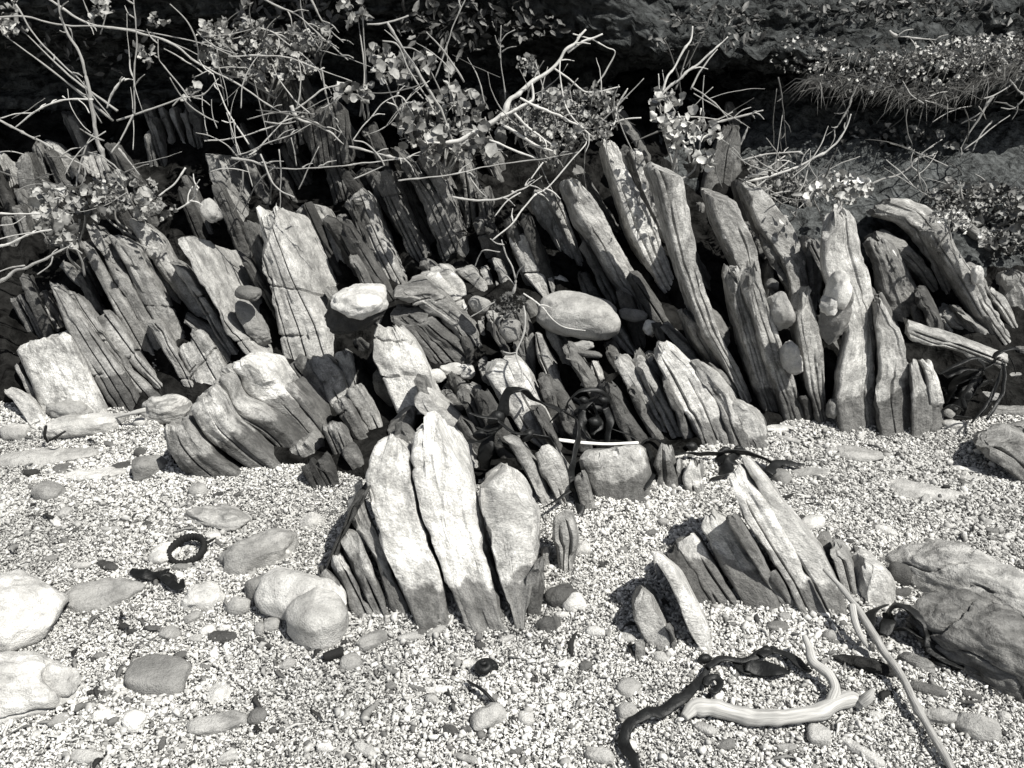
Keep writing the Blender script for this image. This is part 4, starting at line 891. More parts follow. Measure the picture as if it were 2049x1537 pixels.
S("dark leaning slab right of the pyramid shaped chip", 9, .40, [(1000,560,1070,500),(935,330,1035,330),(905,215,965,215)], (10,-6,.1), group=RF, notch=1, rough=.65)
S("white weathered slab lying right of the dark leaning slab", 9, .60, [(1150,630,1310,590),(1060,450,1252,420),(1010,300,1130,295)], (14,-10,.12), group=RF, notch=0, lean=.7, stain=.3, rough=.65)

# --- low dark slates filling the crevices
def filler():
    r = random.Random(21); out = []
    for i in range(420):
        x = r.uniform(-1.8, 1.8); y = r.uniform(1.72, 3.25)
        if y < float(edge_y(x)) + .10: continue
        if (-1.22 < x < -.33 and y < 2.22) or (x > .52 and y < 2.2) or (y > 2.5 and i % 2) or x > 1.0 and y > 2.4 or (i > 260 and abs(x) > .75) or (i > 260 and y > 2.45): continue
        z = float(support(x, y)); d = np.array([x, y, z]); zc = y * CS - (z - CAM_H) * SN; ppm = FPX / zc
        bx, by = 1024.5 + x / zc * FPX, 768.5 - (y * SN + (z - CAM_H) * CS) / zc * FPX
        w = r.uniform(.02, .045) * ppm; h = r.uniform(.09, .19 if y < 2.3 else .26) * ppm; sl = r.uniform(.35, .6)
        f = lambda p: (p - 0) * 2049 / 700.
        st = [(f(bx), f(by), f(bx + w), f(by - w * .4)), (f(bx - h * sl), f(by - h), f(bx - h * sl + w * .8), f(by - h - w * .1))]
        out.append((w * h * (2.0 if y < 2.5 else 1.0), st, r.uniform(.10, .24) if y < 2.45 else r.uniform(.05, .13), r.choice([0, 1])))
    out.sort(key=lambda q: -q[0]); n = max(0, 292 - SLAB_N[0]); acc = []
    for i, (_, st, tn, nt_) in enumerate(out):
        kw = dict(group='low dark slates filling the crevices', notch=nt_, stain=.3)
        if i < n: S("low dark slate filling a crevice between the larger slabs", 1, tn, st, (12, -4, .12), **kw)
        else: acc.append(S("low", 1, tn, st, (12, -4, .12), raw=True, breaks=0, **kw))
    off = 0; V, T, I, A, H = [], [], [], [], []
    for v, t, x, s_, h_ in acc: V.append(v); T.append(t); I.append(x + off); A.append(s_); H.append(h_); off += len(v)
    me = mesh_from('slate_rubble', np.vstack(V), (np.concatenate(T), np.concatenate(I).astype(np.int32)), MS, True, 38, {'sl': ('FLOAT_VECTOR', np.vstack(A)), 'hag': ('FLOAT', np.concatenate(H))})
    obj('slate_rubble', me, None, 'small dark slate slivers packed in the crevices of the outcrop', 'rubble', None, 'stuff', (.18, 0, 0, .3))
filler()

S("long straight weathered plank lying behind the tangle of weed at right", 6, .36, [(1905,700,1925,640),(1620,595,1640,530),(1338,505,1345,425)], (0,-16,.06), lean=0.0, Y=2.03, name='driftwood_plank', group=None, notch=2, rough=.7, deep=.02, stain=.3, breaks=0)
bpy.data.objects['driftwood_plank']['category'] = 'driftwood'

# ================================================================== LOOSE STONES
stone("big white boulder at the left edge of the foreground", 7, 90, 590, 300, 215, .06, .74, 25, name='boulder', cat='boulder', stain=.08, band=.25)
stone("lumpy pale boulder at the lower left corner", 7, 60, 1030, 225, 330, .05, .76, 80, name='boulder', cat='boulder', stain=.1, band=.2, rough=1.5)
stone("flat oval stone half sunk beside the big white boulder", 7, 590, 500, 245, 100, .02, .42, -6, sink=.45)
stone("pale squarish shell fragment beside the black hair tie", 7, 965, 272, 75, 62, .012, .82, 0, stain=0)
stone("speckled stone with a dark right end above the round cobbles", 7, 1530, 268, 245, 118, .05, .46, -22, stain=.5, band=.3)
stone("striped flat stone in the gravel left of the front cluster", 7, 1285, 62, 215, 66, .015, .46, 8, band=.8, stain=.2)
stone("upright grey disc behind the round cobbles", 7, 1545, 490, 85, 85, .045, .34, -35, stain=.05, sink=.3)
stone("small pale triangular cobble left of the round cobbles", 7, 1400, 590, 75, 62, .03, .52, 10, sq=2.0)
stone("large round pale cobble at the foot of the front cluster", 7, 1765, 560, 265, 140, .075, .74, 12, stain=.08, sink=.22, rough=.7)
stone("egg shaped cobble resting against the large round pale one", 7, 1870, 690, 175, 155, .085, .60, 30, stain=.05, sink=.25, rough=.7)
stone("small rounded pebble in front of the large round cobble", 7, 1590, 700, 50, 42, .018, .46)
stone("tiny pale pebble left of the small rounded pebble", 7, 1525, 725, 30, 38, .014, .5)
stone("smooth grey four sided stone with a pale vein", 7, 935, 990, 185, 102, .02, .34, 4, sq=3.4, stain=.05, rough=.7)
stone("thin dark flat chip under the grey four sided stone", 7, 760, 1022, 45, 18, .006, .22)
stone("white quartz lump in the lower left gravel", 7, 792, 1265, 68, 60, .02, .82, 20, stain=0)
stone("mottled flake with ragged edge near the lower left", 7, 1270, 1275, 165, 62, .012, .46, -15, band=.6)
stone("dark veined chip right of the mottled flake", 7, 1510, 1235, 58, 48, .012, .2, 0)
stone("small pale flat stone beside the dark flat chip", 7, 1000, 745, 68, 40, .01, .45, 10)
stone("white crumbly quartz piece below the hair tie", 7, 1190, 540, 110, 70, .018, .74, -25, rough=1.6, stain=.15)
stone("grey flat pebble under the hair tie", 7, 1065, 362, 55, 24, .008, .26)
stone("rounded grey stone at the left of the folded rock", 4, 290, 1422, 92, 58, .035, .36, 12)
stone("rounded stone leaning on the left foot of the folded rock", 4, 878, 1285, 78, 88, .06, .36, 60, stain=.1)
stone("long white bar shaped stone below the mottled white block", 4, 490, 1050, 240, 66, .035, .66, -10, sq=3.2, stain=0, sink=.2)
stone("striped pale boulder between sheaf and folded rock", 4, 985, 945, 150, 105, .06, .52, 10, band=1.0, stain=.05, name='boulder', cat='boulder')
stone("flat grey stone leaning in front of the mottled white block", 4, 410, 948, 148, 62, .045, .40, 4, stain=.02, sq=3.0, sink=.25)
stone("round white cobble at the left edge under the white shard", 4, 95, 1072, 78, 52, .04, .58, 0, stain=.05)
stone("broad flat ledge stone sunk in gravel at the left edge", 4, 260, 1205, 320, 58, .015, .5, -5, sink=.45, stain=.1)
stone("flat white stone in the gravel left of the folded rock", 4, 560, 1312, 160, 42, .01, .74, -6, stain=0)
stone("black pebble left of the grey stone", 4, 184, 1312, 46, 27, .015, .05)
stone("small dark pebble beside the folded rock's left foot", 4, 822, 1192, 36, 30, .015, .14)
stone("pale pebble in front of the folded rock", 4, 1160, 1412, 52, 42, .015, .46)
stone("small white pebble by the striped boulder", 4, 820, 1012, 36, 28, .018, .75)
stone("long cobble wedged between the broad slab and the tall pale slab", 4, 1482, 430, 58, 150, .04, .30, -27, Y=2.2, stain=.05)
stone("dark oval cobble above the long wedged cobble", 4, 1460, 255, 72, 36, .03, .2, 10, Y=2.16, stain=.05)
stone("slender pale cobble behind the packed sheaf", 1, 1238, 1238, 40, 68, .03, .46, -30, Y=2.3, stain=.1)
o_ = stone("boulder with a white cap and black underside on the dark slab", 5, 95, 352, 188, 112, .08, .07, 0, Y=2.03, stain=.5, name='boulder', cat='boulder', rough=1.6)
def cap(parent, k, x, y, rx, ry, h, Y, tone, name, rough=1.6, rot=0):
    c_ = stone('cap', k, x, y, rx, ry, h, tone, rot, name=name, Y=Y, stain=.12, rough=rough); del c_['label']; del c_['category']
    c_.location = c_.location - parent.location; c_.parent = parent
cap(o_, 5, 118, 300, 165, 80, .08, 2.0, .82, 'quartz_cap', 1.0)
stone("big smooth egg shaped boulder in the centre", 5, 1395, 390, 245, 118, .08, .50, 10, Y=2.2, stain=.15, name='boulder', cat='boulder', rough=.75)
stone("flat dark oval stone right of the smooth boulder", 5, 1722, 382, 82, 34, .02, .28, 6, Y=2.25)
stone("pale flat flake in the gravel pocket below the smooth boulder", 5, 1400, 575, 92, 32, .012, .44, -15, Y=2.12)
stone("dark flat flake in the gravel pocket below the smooth boulder", 5, 1455, 612, 82, 20, .012, .18, 3, Y=2.08)
stone("small white angular stone right of the gravel pocket", 5, 1812, 455, 40, 48, .02, .78, 10, Y=2.2, sq=2.0, stain=0)
stone("left lump of the crumbling white rim", 5, 560, 740, 55, 38, .02, .68, 0, Y=2.06, rough=1.6, stain=.2)
stone("middle lump of the crumbling white rim", 5, 655, 702, 72, 28, .02, .74, 0, Y=2.08, rough=1.4, stain=.1)
stone("right lump of the crumbling white rim", 5, 738, 712, 48, 38, .02, .7, 0, Y=2.08, rough=1.6, stain=.2)
stone("pale rounded stone beside the dry stem's root", 5, 815, 320, 62, 45, .02, .44, 20, Y=2.2)
stone("grey rounded stone below the dry stem's root", 5, 1000, 470, 60, 62, .03, .36, 0, Y=2.12)
stone("egg shaped cobble jammed beside the notched slab", 6, 625, 355, 74, 128, .045, .44, -18, Y=2.05, stain=.08)
stone("small dark stone above the jammed egg shaped cobble", 6, 572, 205, 38, 32, .02, .22, 30, Y=2.3)
o_ = stone("large oval boulder with a white crusted tip jammed by the pillar", 6, 940, 370, 76, 180, .05, .26, 4, Y=1.90, name='boulder', cat='boulder', stain=.3)
cap(o_, 6, 955, 235, 60, 100, .045, 1.888, .72, 'white_crust', 1.3, 8)
cap(o_, 6, 905, 325, 40, 45, .03, 1.87, .66, 'white_crust', 2.0, 0)
stone("black and white patched cobble low beside the notched slab", 6, 688, 625, 58, 105, .04, .62, -22, Y=1.98, stain=.8)
stone("small white tooth shaped stone on the right hand slabs", 6, 1775, 145, 32, 56, .015, .8, -8, Y=2.3, stain=0)
stone("pale flat stone in the gravel below the massive pillar", 6, 1052, 1192, 165, 46, .012, .46, 6, stain=.05, sink=.42)
stone("broad pale flat stone in the gravel at the right", 6, 1450, 1402, 215, 58, .01, .5, 8, stain=.02, sink=.45)
stone("thin flat flake right of the weed line", 6, 800, 1302, 105, 26, .008, .42, -4)
stone("dark wedge chip beside the weed line", 6, 622, 1335, 62, 46, .025, .3, 40)
stone("pale pebble by the foot of the last tall slab", 6, 1625, 1030, 62, 34, .02, .6, 20)
stone("grey pebble at the foot of the last tall slab", 6, 1605, 965, 38, 38, .03, .34, 20)
stone("small grey stone between notched slab and pillar at the gravel", 6, 922, 930, 28, 58, .02, .36, 0, Y=1.95)
stone("striped oval stone in front of the front cluster", 8, 190, 790, 95, 46, .022, .34, -22, band=.5)
stone("pale lens shaped flake in front of the front cluster", 8, 415, 772, 75, 30, .012, .56, -8)
stone("dark oval pebble touching the lens shaped flake", 8, 480, 745, 36, 24, .012, .16, -10)
stone("rough grey chip right of the lens shaped flake", 8, 570, 735, 62, 22, .01, .4, -28)
stone("dark oval cobble right of the front cluster", 8, 1300, 532, 98, 66, .035, .12, -20, stain=.1)
stone("white crusted shell lump against the dark oval cobble", 8, 1362, 562, 66, 58, .03, .74, -10, rough=1.6, stain=.2)
stone("flat grey diamond shaped pebble in the right gravel", 8, 1692, 1060, 62, 58, .01, .42, 35, sq=3, stain=0)
stone("mottled pebble below the diamond shaped pebble", 8, 1682, 1215, 52, 62, .02, .4, 80)
stone("pale crumbly stone in the lower middle gravel", 8, 872, 1235, 108, 72, .025, .52, -25, rough=1.5, stain=.15)
stone("dark angular chip at the lower middle", 8, 648, 1312, 52, 30, .014, .13, 15, sq=2.0)
stone("small dark chip beside the dark angular chip", 8, 742, 1312, 35, 25, .012, .18)
stone("dark grey pebble near the lower edge", 8, 1012, 1440, 52, 25, .012, .18, -4)
stone("pale flat pebble near the lower edge right of the dark one", 8, 1512, 1462, 88, 46, .012, .52, 8, sq=3, stain=0)
stone("flat grey flake at the left below the front cluster", 8, 65, 915, 66, 48, .01, .46, -20)
stone("white elongated grain in the lower middle gravel", 8, 590, 1082, 82, 24, .014, .82, -3, stain=0)
stone("white pebble next to the black snail shell", 8, 770, 932, 55, 24, .014, .78, 12, stain=0)
stone("dark flat pebble at the right above the foreground fan", 8, 1828, 165, 42, 24, .012, .18, -12)
stone("grey pebble in the right hand gravel slope", 8, 1655, 265, 30, 20, .01, .25)
stone("white lump near the wood grained stump", 8, 1420, 252, 46, 42, .02, .74, 0, rough=1.5, stain=.1)
stone("dark grey pebble near the right hand gravel slope top", 8, 1890, 98, 30, 26, .012, .4)
stone("smooth flat pentagon pebble below the driftwood", 9, 842, 1342, 68, 62, .012, .46, 8, sq=3, stain=0)
stone("rounded grey stone at the lower right", 9, 1772, 1302, 122, 74, .03, .48, 6, stain=.1)
stone("long pale coral piece near the bottom right", 9, 1100, 1442, 125, 36, .018, .66, 38, stain=.05)
stone("dark grey oblong stone beside the long stick", 9, 1480, 1082, 102, 38, .02, .2, 15)
stone("ridged shell fragment half buried by the black weed", 9, 1420, 920, 105, 42, .016, .34, 25, band=1)
stone("rounded pebble on the gravel at the far right", 9, 1682, 242, 46, 26, .014, .34)
stone("dark pebble on the gravel at the far right", 9, 1858, 152, 40, 24, .012, .22, 10)
stone("white flat stone above the pyramid shaped chip", 9, 812, 105, 78, 42, .018, .72, -10, stain=0)
stone("black chip above the pyramid shaped chip", 9, 738, 78, 32, 24, .012, .06)
stone("striped flat pebble in front of the foreground fan", 9, 598, 708, 62, 30, .012, .26, 4, band=.6)
stone("pale square chip in front of the foreground fan", 9, 642, 652, 36, 28, .01, .5)
stone("dark rock between the white weathered slab and the big boulder", 9, 1318, 405, 66, 70, .04, .11, 20)
stone("dark flake beside the dark rock near the big boulder", 9, 1335, 512, 62, 28, .014, .13, -14)
stone("grey flat pebble above the driftwood", 9, 908, 762, 42, 34, .012, .4)
stone("pale lower stone by the bottom right corner", 9, 1570, 1245, 120, 46, .012, .52, 5, band=.5)
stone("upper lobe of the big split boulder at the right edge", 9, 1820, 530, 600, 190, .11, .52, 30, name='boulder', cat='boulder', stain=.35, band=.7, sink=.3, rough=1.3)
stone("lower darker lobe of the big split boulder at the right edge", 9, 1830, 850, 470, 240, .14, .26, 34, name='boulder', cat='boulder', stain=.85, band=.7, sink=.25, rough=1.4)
# small chips
chipL = {7: [(380,210,30,15),(700,80,65,12),(860,110,30,18),(440,145,30,12),(300,310,40,20),(220,480,25,20),(630,350,80,22),(1310,765,80,30),(1560,810,90,16),(1060,875,45,22),(580,1100,80,18),(520,1170,50,18),(955,1395,20,35),(770,740,28,16),(900,722,45,20),(1200,945,40,14),(590,880,40,20),(1600,1320,24,22)],
         8: [(820,820,32,22),(450,1072,55,18),(1215,480,50,10),(1130,1025,20,24),(1440,940,42,26),(300,1060,30,24),(1530,345,16,16),(710,885,30,10),(1570,748,18,26),(1205,810,18,22)],
         9: [(470,790,36,16),(1020,210,36,14),(960,800,40,14),(1160,130,64,12),(300,1400,60,30),(1370,1165,60,14),(1740,1110,60,24),(1410,110,26,10)],
         4: [(710,1268,62,22),(170,1385,62,12),(370,1278,60,30),(640,1140,40,16),(1290,1430,50,12),(1420,1425,50,12),(880,1440,40,10)]}
for k_, L_ in chipL.items():
    for (x_, y_, a_, b_) in L_:
        stone("small dark slate chip lying loose in the pale gravel", k_, x_, y_, a_, b_, .006, rnd.choice([.08, .14, .2, .26]), rnd.uniform(-25, 25), name='slate_chip', cat='chip', group='dark slate chips scattered in the gravel', sq=rnd.choice([2, 2.6, 3]), sink=.3, rough=1.3)
palL = {7: [(380,40,40,26),(330,100,50,20),(650,140,55,16),(1250,180,45,26),(480,350,60,22),(330,940,40,30),(600,1230,50,34),(350,1260,60,30),(500,1470,90,40),(1130,655,60,30),(1220,730,45,30),(1320,720,36,24),(1690,930,50,30),(1900,1420,50,30),(1340,1480,60,30),(700,1060,40,14),(1150,780,40,24)],
        8: [(1320,930,50,22),(540,1140,50,26),(740,1480,70,26),(150,1430,80,30),(1090,1250,50,34),(1500,740,55,26),(1690,780,50,24),(980,780,50,18),(1880,890,50,30),(1300,640,40,20)],
        9: [(1300,320,50,26),(1240,150,60,26),(1830,100,40,20),(1960,180,50,16),(870,640,40,18),(660,1420,60,24),(1180,1230,50,26),(180,1310,70,28),(1930,1240,40,30),(1700,960,40,24),(1100,860,40,22)],
        6: [(600,1050,90,22),(660,1110,80,18),(1100,1085,60,14),(560,1380,80,12),(1700,1290,90,20),(1750,1340,80,16),(1480,1460,60,20),(1250,1290,60,12)]}
for k_, L_ in palL.items():
    for (x_, y_, a_, b_) in L_:
        stone("small pale pebble or shell bit lying on the gravel", k_, x_, y_, a_, b_, .008, rnd.choice([.5, .62, .74, .8]), rnd.uniform(-30, 30), name='pale_pebble', cat='pebble', group='pale pebbles scattered on the gravel', sq=rnd.choice([2, 2.4, 3]), sink=.3, rough=1.5, stain=.08)

# ================================================================== SHELLS, HAIR TIE
def hair_tie():
    c = hit(*px(7, 1108, 290)); a = np.linspace(0, 2 * np.pi, 15)[:-1]; r0 = .031
    e = thing('hair_tie', c.tolist(), "black braided hair tie lying on a pale shell fragment", "hair tie")
    n = 96; t = np.linspace(0, 2 * np.pi, n, endpoint=False); s = 12; b = np.linspace(0, 2 * np.pi, s, endpoint=False)
    rr = .0046 * (1 + .45 * np.abs(np.sin(t * 15)))
    Cx, Cy = r0 * np.cos(t) * 1.12, r0 * np.sin(t) * .95; Cz = .014 + .008 * np.sin(t + .3)
    rad = np.stack([np.cos(t), np.sin(t), 0 * t], 1)
    X = np.stack([Cx, Cy, Cz], 1)[:, None] + rr[:, None, None] * (np.cos(b)[None, :, None] * rad[:, None] + np.sin(b)[None, :, None] * np.array([0, 0, 1.5]))
    q = np.vstack([np.stack([np.full(s, i) * s + np.arange(s), np.full(s, i) * s + (np.arange(s) + 1) % s, np.full(s, (i + 1) % n) * s + (np.arange(s) + 1) % s, np.full(s, (i + 1) % n) * s + np.arange(s)], 1) for i in range(n)])
    me = mesh_from('braided_loop', X.reshape(-1, 3), (np.full(len(q), 4, np.int32), q.ravel().astype(np.int32)), M_CORD, True)
    o = obj('braided_loop', me, e); o.rotation_euler = (math.radians(6), math.radians(-8), math.radians(18))
    me = tube_mesh('loose_end', [(.030, .012, .022), (.038, .02, .02), (.05, .024, .026)], [.004, .003, .0015], M_CORD, 8); obj('loose_end', me, e)
hair_tie()

def limpet(label, k, x, y, r, tone, rot=0, tilt=.5, dark=False):
    c = hit(*px(k, x, y)); nr, na = 10, 72; t = np.linspace(0, 1, nr)[:, None]; a = np.linspace(0, 2 * np.pi, na, endpoint=False)[None]
    rid = 1 + .07 * np.sin(a * 18) * t
    X = r * t * np.cos(a) * rid; Y_ = r * .85 * t * np.sin(a) * rid; Z = r * .62 * (1 - t ** 1.3) + r * .03 * np.sin(a * 18) * t
    P = np.stack([X, Y_, Z], -1).reshape(-1, 3); q = grid_faces(nr, na)
    me = mesh_from('limpet_shell', P, (np.full(len(q), 4, np.int32), q.ravel().astype(np.int32)), MC, True, None, {'sl': ('FLOAT_VECTOR', P * 1.0)})
    o = obj('limpet_shell', me, None, label, 'shell', 'limpet shells on the gravel', None, (tone, 0, 0, .2)); o.location = (c + np.array([0, 0, .004])).tolist(); o.rotation_euler = (tilt, 0, math.radians(rot))
limpet("ribbed limpet shell leaning by the left face of the front cluster", 7, 1830, 110, .026, .62, 20, .7)
limpet("pale banded limpet shell in the lower left gravel", 7, 1290, 1115, .022, .72, 60, .4)

def snail():
    c = hit(*px(8, 848, 975)); P, R_ = [], []
    for i in range(22):
        t = i / 21; a = t * 4.2 * math.pi; rr = .013 * (1 - t) ** .9; P.append(c + np.array([rr * math.cos(a), rr * math.sin(a) * .9, .010 + .012 * t])); R_.append(.0095 * (1 - .8 * t) + .001)
    me = tube_mesh('snail_shell', P, R_, M_KELP, 12, n=4); o = obj('snail_shell', me, None, "round black snail shell in the lower middle gravel", "shell"); recenter(me, o)
snail()

# ================================================================== DRIFTWOOD AND STICKS ON THE BEACH
P = ground_path(9, [(45,1235),(95,1180),(170,1178),(280,1195),(420,1225),(600,1255),(780,1222),(930,1150),(1040,1125),(1110,1160)], [.010,.016,.018,.018,.019,.02,.02,.018,.017,.012])
e = thing('driftwood_branch', P[0].tolist(), "thick pale forked driftwood branch lying on the gravel at lower right", "driftwood")
me = tube_mesh('main_limb', P, [.007,.0115,.0125,.0118,.0122,.0128,.0128,.012,.0115,.008], M_WOOD, 14, n=9, wob=.10, knots=4); obj('main_limb', me, e).location = (-P[0]).tolist()
Q = ground_path(9, [(912,1172),(938,1085),(900,1000),(850,950),(810,910),(785,830),(760,760)], [.016,.020,.026,.030,.034,.040,.046])
me = tube_mesh('side_limb', Q, [.0095,.0082,.0078,.0082,.0086,.006,.004], M_WOOD, 12, n=9, wob=.1, knots=2); obj('side_limb', me, e).location = (-P[0]).tolist()
Q = ground_path(9, [(1090,1165),(1130,1125),(1165,1075)], [.016,.026,.036]); me = tube_mesh('broken_stub', Q, [.008,.0085,.004], M_TWIG_M, 10); obj('broken_stub', me, e).location = (-P[0]).tolist()

P = ground_path(9, [(870,370),(960,460),(1060,590),(1200,800),(1320,985),(1420,1180),(1540,1390),(1640,1560)], [.08,.07,.055,.04,.03,.022,.016,.012])
e = thing('driftwood_stick', P[0].tolist(), "long straight grey stick leaning from the foreground fan to the bottom edge", "stick")
me = tube_mesh('stick', P, [.0035,.0045,.0055,.006,.0062,.0062,.006,.0055], M_TWIG_M, 12, n=10, wob=.12, knots=6); obj('stick', me, e).location = (-P[0]).tolist()
Q = ground_path(9, [(1040,580),(1060,680),(1095,760),(1150,850)], [.058,.045,.035,.02]); me = tube_mesh('splinter', Q, [.006,.006,.005,.002], M_WOOD, 8); obj('splinter', me, e).location = (-P[0]).tolist()

stone("lump of black splintered wood lying left of the long stick", 9, 1125, 940, 150, 58, .02, .035, 14, name='charred_wood', cat='wood', sq=1.7, rough=2.2, band=1.5, sink=.3)
P = ground_path(4, [(270,1030),(262,1090),(280,1130)], [.045,.03,.01]); e = thing('black_twig', P[0].tolist(), "forked black twig lying across the long white bar stone", "twig")
me = tube_mesh('stem', P, [.003,.004,.003], M_CORD, 6); obj('stem', me, e).location = (-P[0]).tolist()
Q = ground_path(4, [(275,1125),(330,1095),(385,1062)], [.03,.045,.045]); me = tube_mesh('fork', Q, [.003,.003,.002], M_CORD, 6); obj('fork', me, e).location = (-P[0]).tolist()
P = air_path(5, [(1280,1112),(1400,1128),(1560,1138),(1750,1130)], 1.78); me = tube_mesh('white_straw', P, [.0065,.006,.0055,.004], M_SHELL, 10, flat=.6, wob=.05); o = obj('white_straw', me, None, "straight white straw lying on top of the square block", "straw"); recenter(me, o)
P = ground_path(4, [(670,985),(760,962),(850,945)], [.02,.035,.04]); me = tube_mesh('pale_stick', P, [.002,.006,.007], M_WOOD, 8); o = obj('pale_stick', me, None, "tapering pale stick against the striped boulder", "stick"); recenter(me, o)
P = ground_path(8, [(752,1025),(810,1065),(860,1105),(900,1150)], [.012,.016,.014,.008]); me = tube_mesh('kelp_scrap', P, [.005,.007,.007,.005], M_KELP, 8, flat=.4); o = obj('kelp_scrap', me, None, "short black strap of dried kelp in the lower middle gravel", "kelp"); recenter(me, o)
P = ground_path(8, [(-35,868),(0,850),(20,846)], .008)
P = ground_path(7, [(1895,882),(1950,865),(2012,850)], .009); me = tube_mesh('charred_stick', P, [.009,.011,.009], M_CORD, 10, wob=.1); o = obj('charred_stick', me, None, "short black charred stick in front of the egg shaped cobble", "stick"); recenter(me, o)

# ================================================================== KELP
def kelp(label, k, strands, Y=None, bulbs=(), Y1=None):
    allp = []
    root = None; e = None
    for i, (pts, r, fl, lift) in enumerate(strands):
        Pp = ground_path(k, pts, lift) if Y is None else air_path(k, pts, Y if not isinstance(lift, tuple) else lift[0], None if not isinstance(lift, tuple) else lift[1])
        if e is None: root = Pp[0]; e = thing('kelp', root.tolist(), label, 'kelp', 'clumps of black kelp')
        nm = 'frond' if fl < .5 else 'stipe'
        me = tube_mesh(nm, Pp, rads(r, len(Pp)), M_KELP, 10, flat=fl * .5, n=9, wob=.3, frill=.3 if fl < .5 else .12); obj(nm, me, e).location = (-root).tolist()
    for (x, y, rp) in bulbs:
        p = hit(*px(k, x, y)) if Y is None else atY(*px(k, x, y), Y - .01)
        rr = rp * .34163 / (FPX / (np.linalg.norm(p - np.array([0, 0, CAM_H])))) 
        if Y is None: p = p + np.array([0, 0, rr])
        a = rnd.uniform(-.8, .8)
        dv = np.array([math.cos(a), .3, math.sin(a)]) * rr
        me = tube_mesh('float_bladder', [p - dv * 1.5, p - dv * .8, p, p + dv * .8, p + dv * 1.5], [rr * .2, rr * .8, rr, rr * .8, rr * .2], M_KELP, 12, n=5, wob=.02); obj('float_bladder', me, e).location = (-root).tolist()
    return e
kelp("glossy black kelp arching over the big white topped slab in the centre", 5, [
    ([(850,1275),(865,1170),(905,1060),(930,960),(955,880),(1020,815),(1100,830),(1200,890),(1310,940)], [.010,.015,.016,.013,.013,.014,.014,.011,.007], .55, (1.66,1.74)),
    ([(1310,940),(1390,1000),(1405,1090),(1370,1220),(1370,1420),(1400,1530),(1440,1650)], [.007,.007,.008,.010,.010,.008,.006], .5, (1.74,1.50)),
    ([(920,1000),(1000,1060),(1090,1090),(1180,1110),(1250,1170),(1290,1225)], [.006,.008,.012,.010,.007,.003], .6, (1.66,1.70)),
    ([(920,1110),(975,1180),(1050,1260),(1130,1290),(1220,1285),(1310,1250)], [.004,.006,.008,.010,.009,.006], .5, (1.62,1.66)),
    ([(690,1130),(760,1138),(830,1110),(920,1050)], [.004,.009,.007,.006], .35, (1.64,1.65)),
    ([(760,955),(830,975),(920,985)], [.003,.004,.005], .5, (1.65,1.66)),
    ([(790,1040),(860,1060),(930,1040)], [.003,.005,.006], .5, (1.65,1.66)),
    ([(1225,1010),(1270,960),(1310,940)], [.002,.004,.004], .5, (1.74,1.75)),
    ([(915,1130),(960,1150),(1020,1170)], [.008,.006,.002], .35, (1.62,1.62)),
    ([(1340,1400),(1300,1440),(1240,1490),(1160,1530)], [.006,.004,.004,.003], .6, (1.56,1.5))], Y=1.7, bulbs=[(830,1085,34),(1095,1088,34),(915,985,38)])
kelp("coiled black kelp with a loop standing right of the kelp arch", 5, [
    ([(1335,950),(1340,890),(1400,840),(1480,825),(1560,850),(1595,900),(1560,955),(1490,960),(1445,930)], [.005,.006,.006,.006,.006,.006,.006,.005,.003], .7, (1.84,1.9)),
    ([(1360,940),(1420,900),(1500,860),(1560,810),(1625,800)], [.008,.009,.008,.005,.003], .5, (1.86,1.9)),
    ([(1480,880),(1500,960),(1490,1040),(1470,1090)], [.010,.016,.014,.008], .5, (1.86,1.82)),
    ([(1440,930),(1420,1000),(1450,1080),(1500,1110)], [.010,.014,.012,.006], .5, (1.84,1.8)),
    ([(1560,1030),(1620,1050),(1700,1090),(1740,1110)], [.006,.008,.007,.003], .4, (1.86,1.84)),
    ([(1545,920),(1570,1000),(1560,1080),(1550,1130)], [.008,.012,.010,.006], .5, (1.86,1.82)),
    ([(1370,870),(1440,900),(1530,920)], [.006,.010,.008], .4, (1.88,1.88)),
    ([(1530,780),(1550,760),(1570,740)], [.004,.004,.002], .6, (1.9,1.9))], Y=1.84, bulbs=[(1495,1010,30),(1430,880,22),(1545,880,22)])
kelp("line of crinkled black kelp lying across the gravel beside the square block", 5, [
    ([(1755,1150),(1800,1120),(1850,1115),(1900,1150)], [.005,.006,.006,.004], .6, .02),
    ([(1800,1140),(1840,1220),(1830,1330),(1790,1400)], [.005,.008,.007,.004], .5, .02),
    ([(1900,1160),(1960,1200),(2080,1190),(2200,1205),(2300,1195),(2420,1200),(2520,1240)], [.006,.009,.010,.010,.011,.012,.008], .5, .02),
    ([(2200,1200),(2260,1240),(2330,1250)], [.010,.014,.008], .4, .016),
    ([(2180,1330),(2250,1290),(2300,1260),(2350,1190)], [.012,.018,.014,.006], .4, .016),
    ([(2420,1200),(2460,1260),(2440,1320)], [.008,.014,.008], .4, .014),
    ([(2500,1300),(2560,1245),(2620,1240),(2720,1255)], [.014,.014,.010,.004], .4, .02)], bulbs=[(2058,1180,28),(2250,1195,24),(2335,1185,22)])
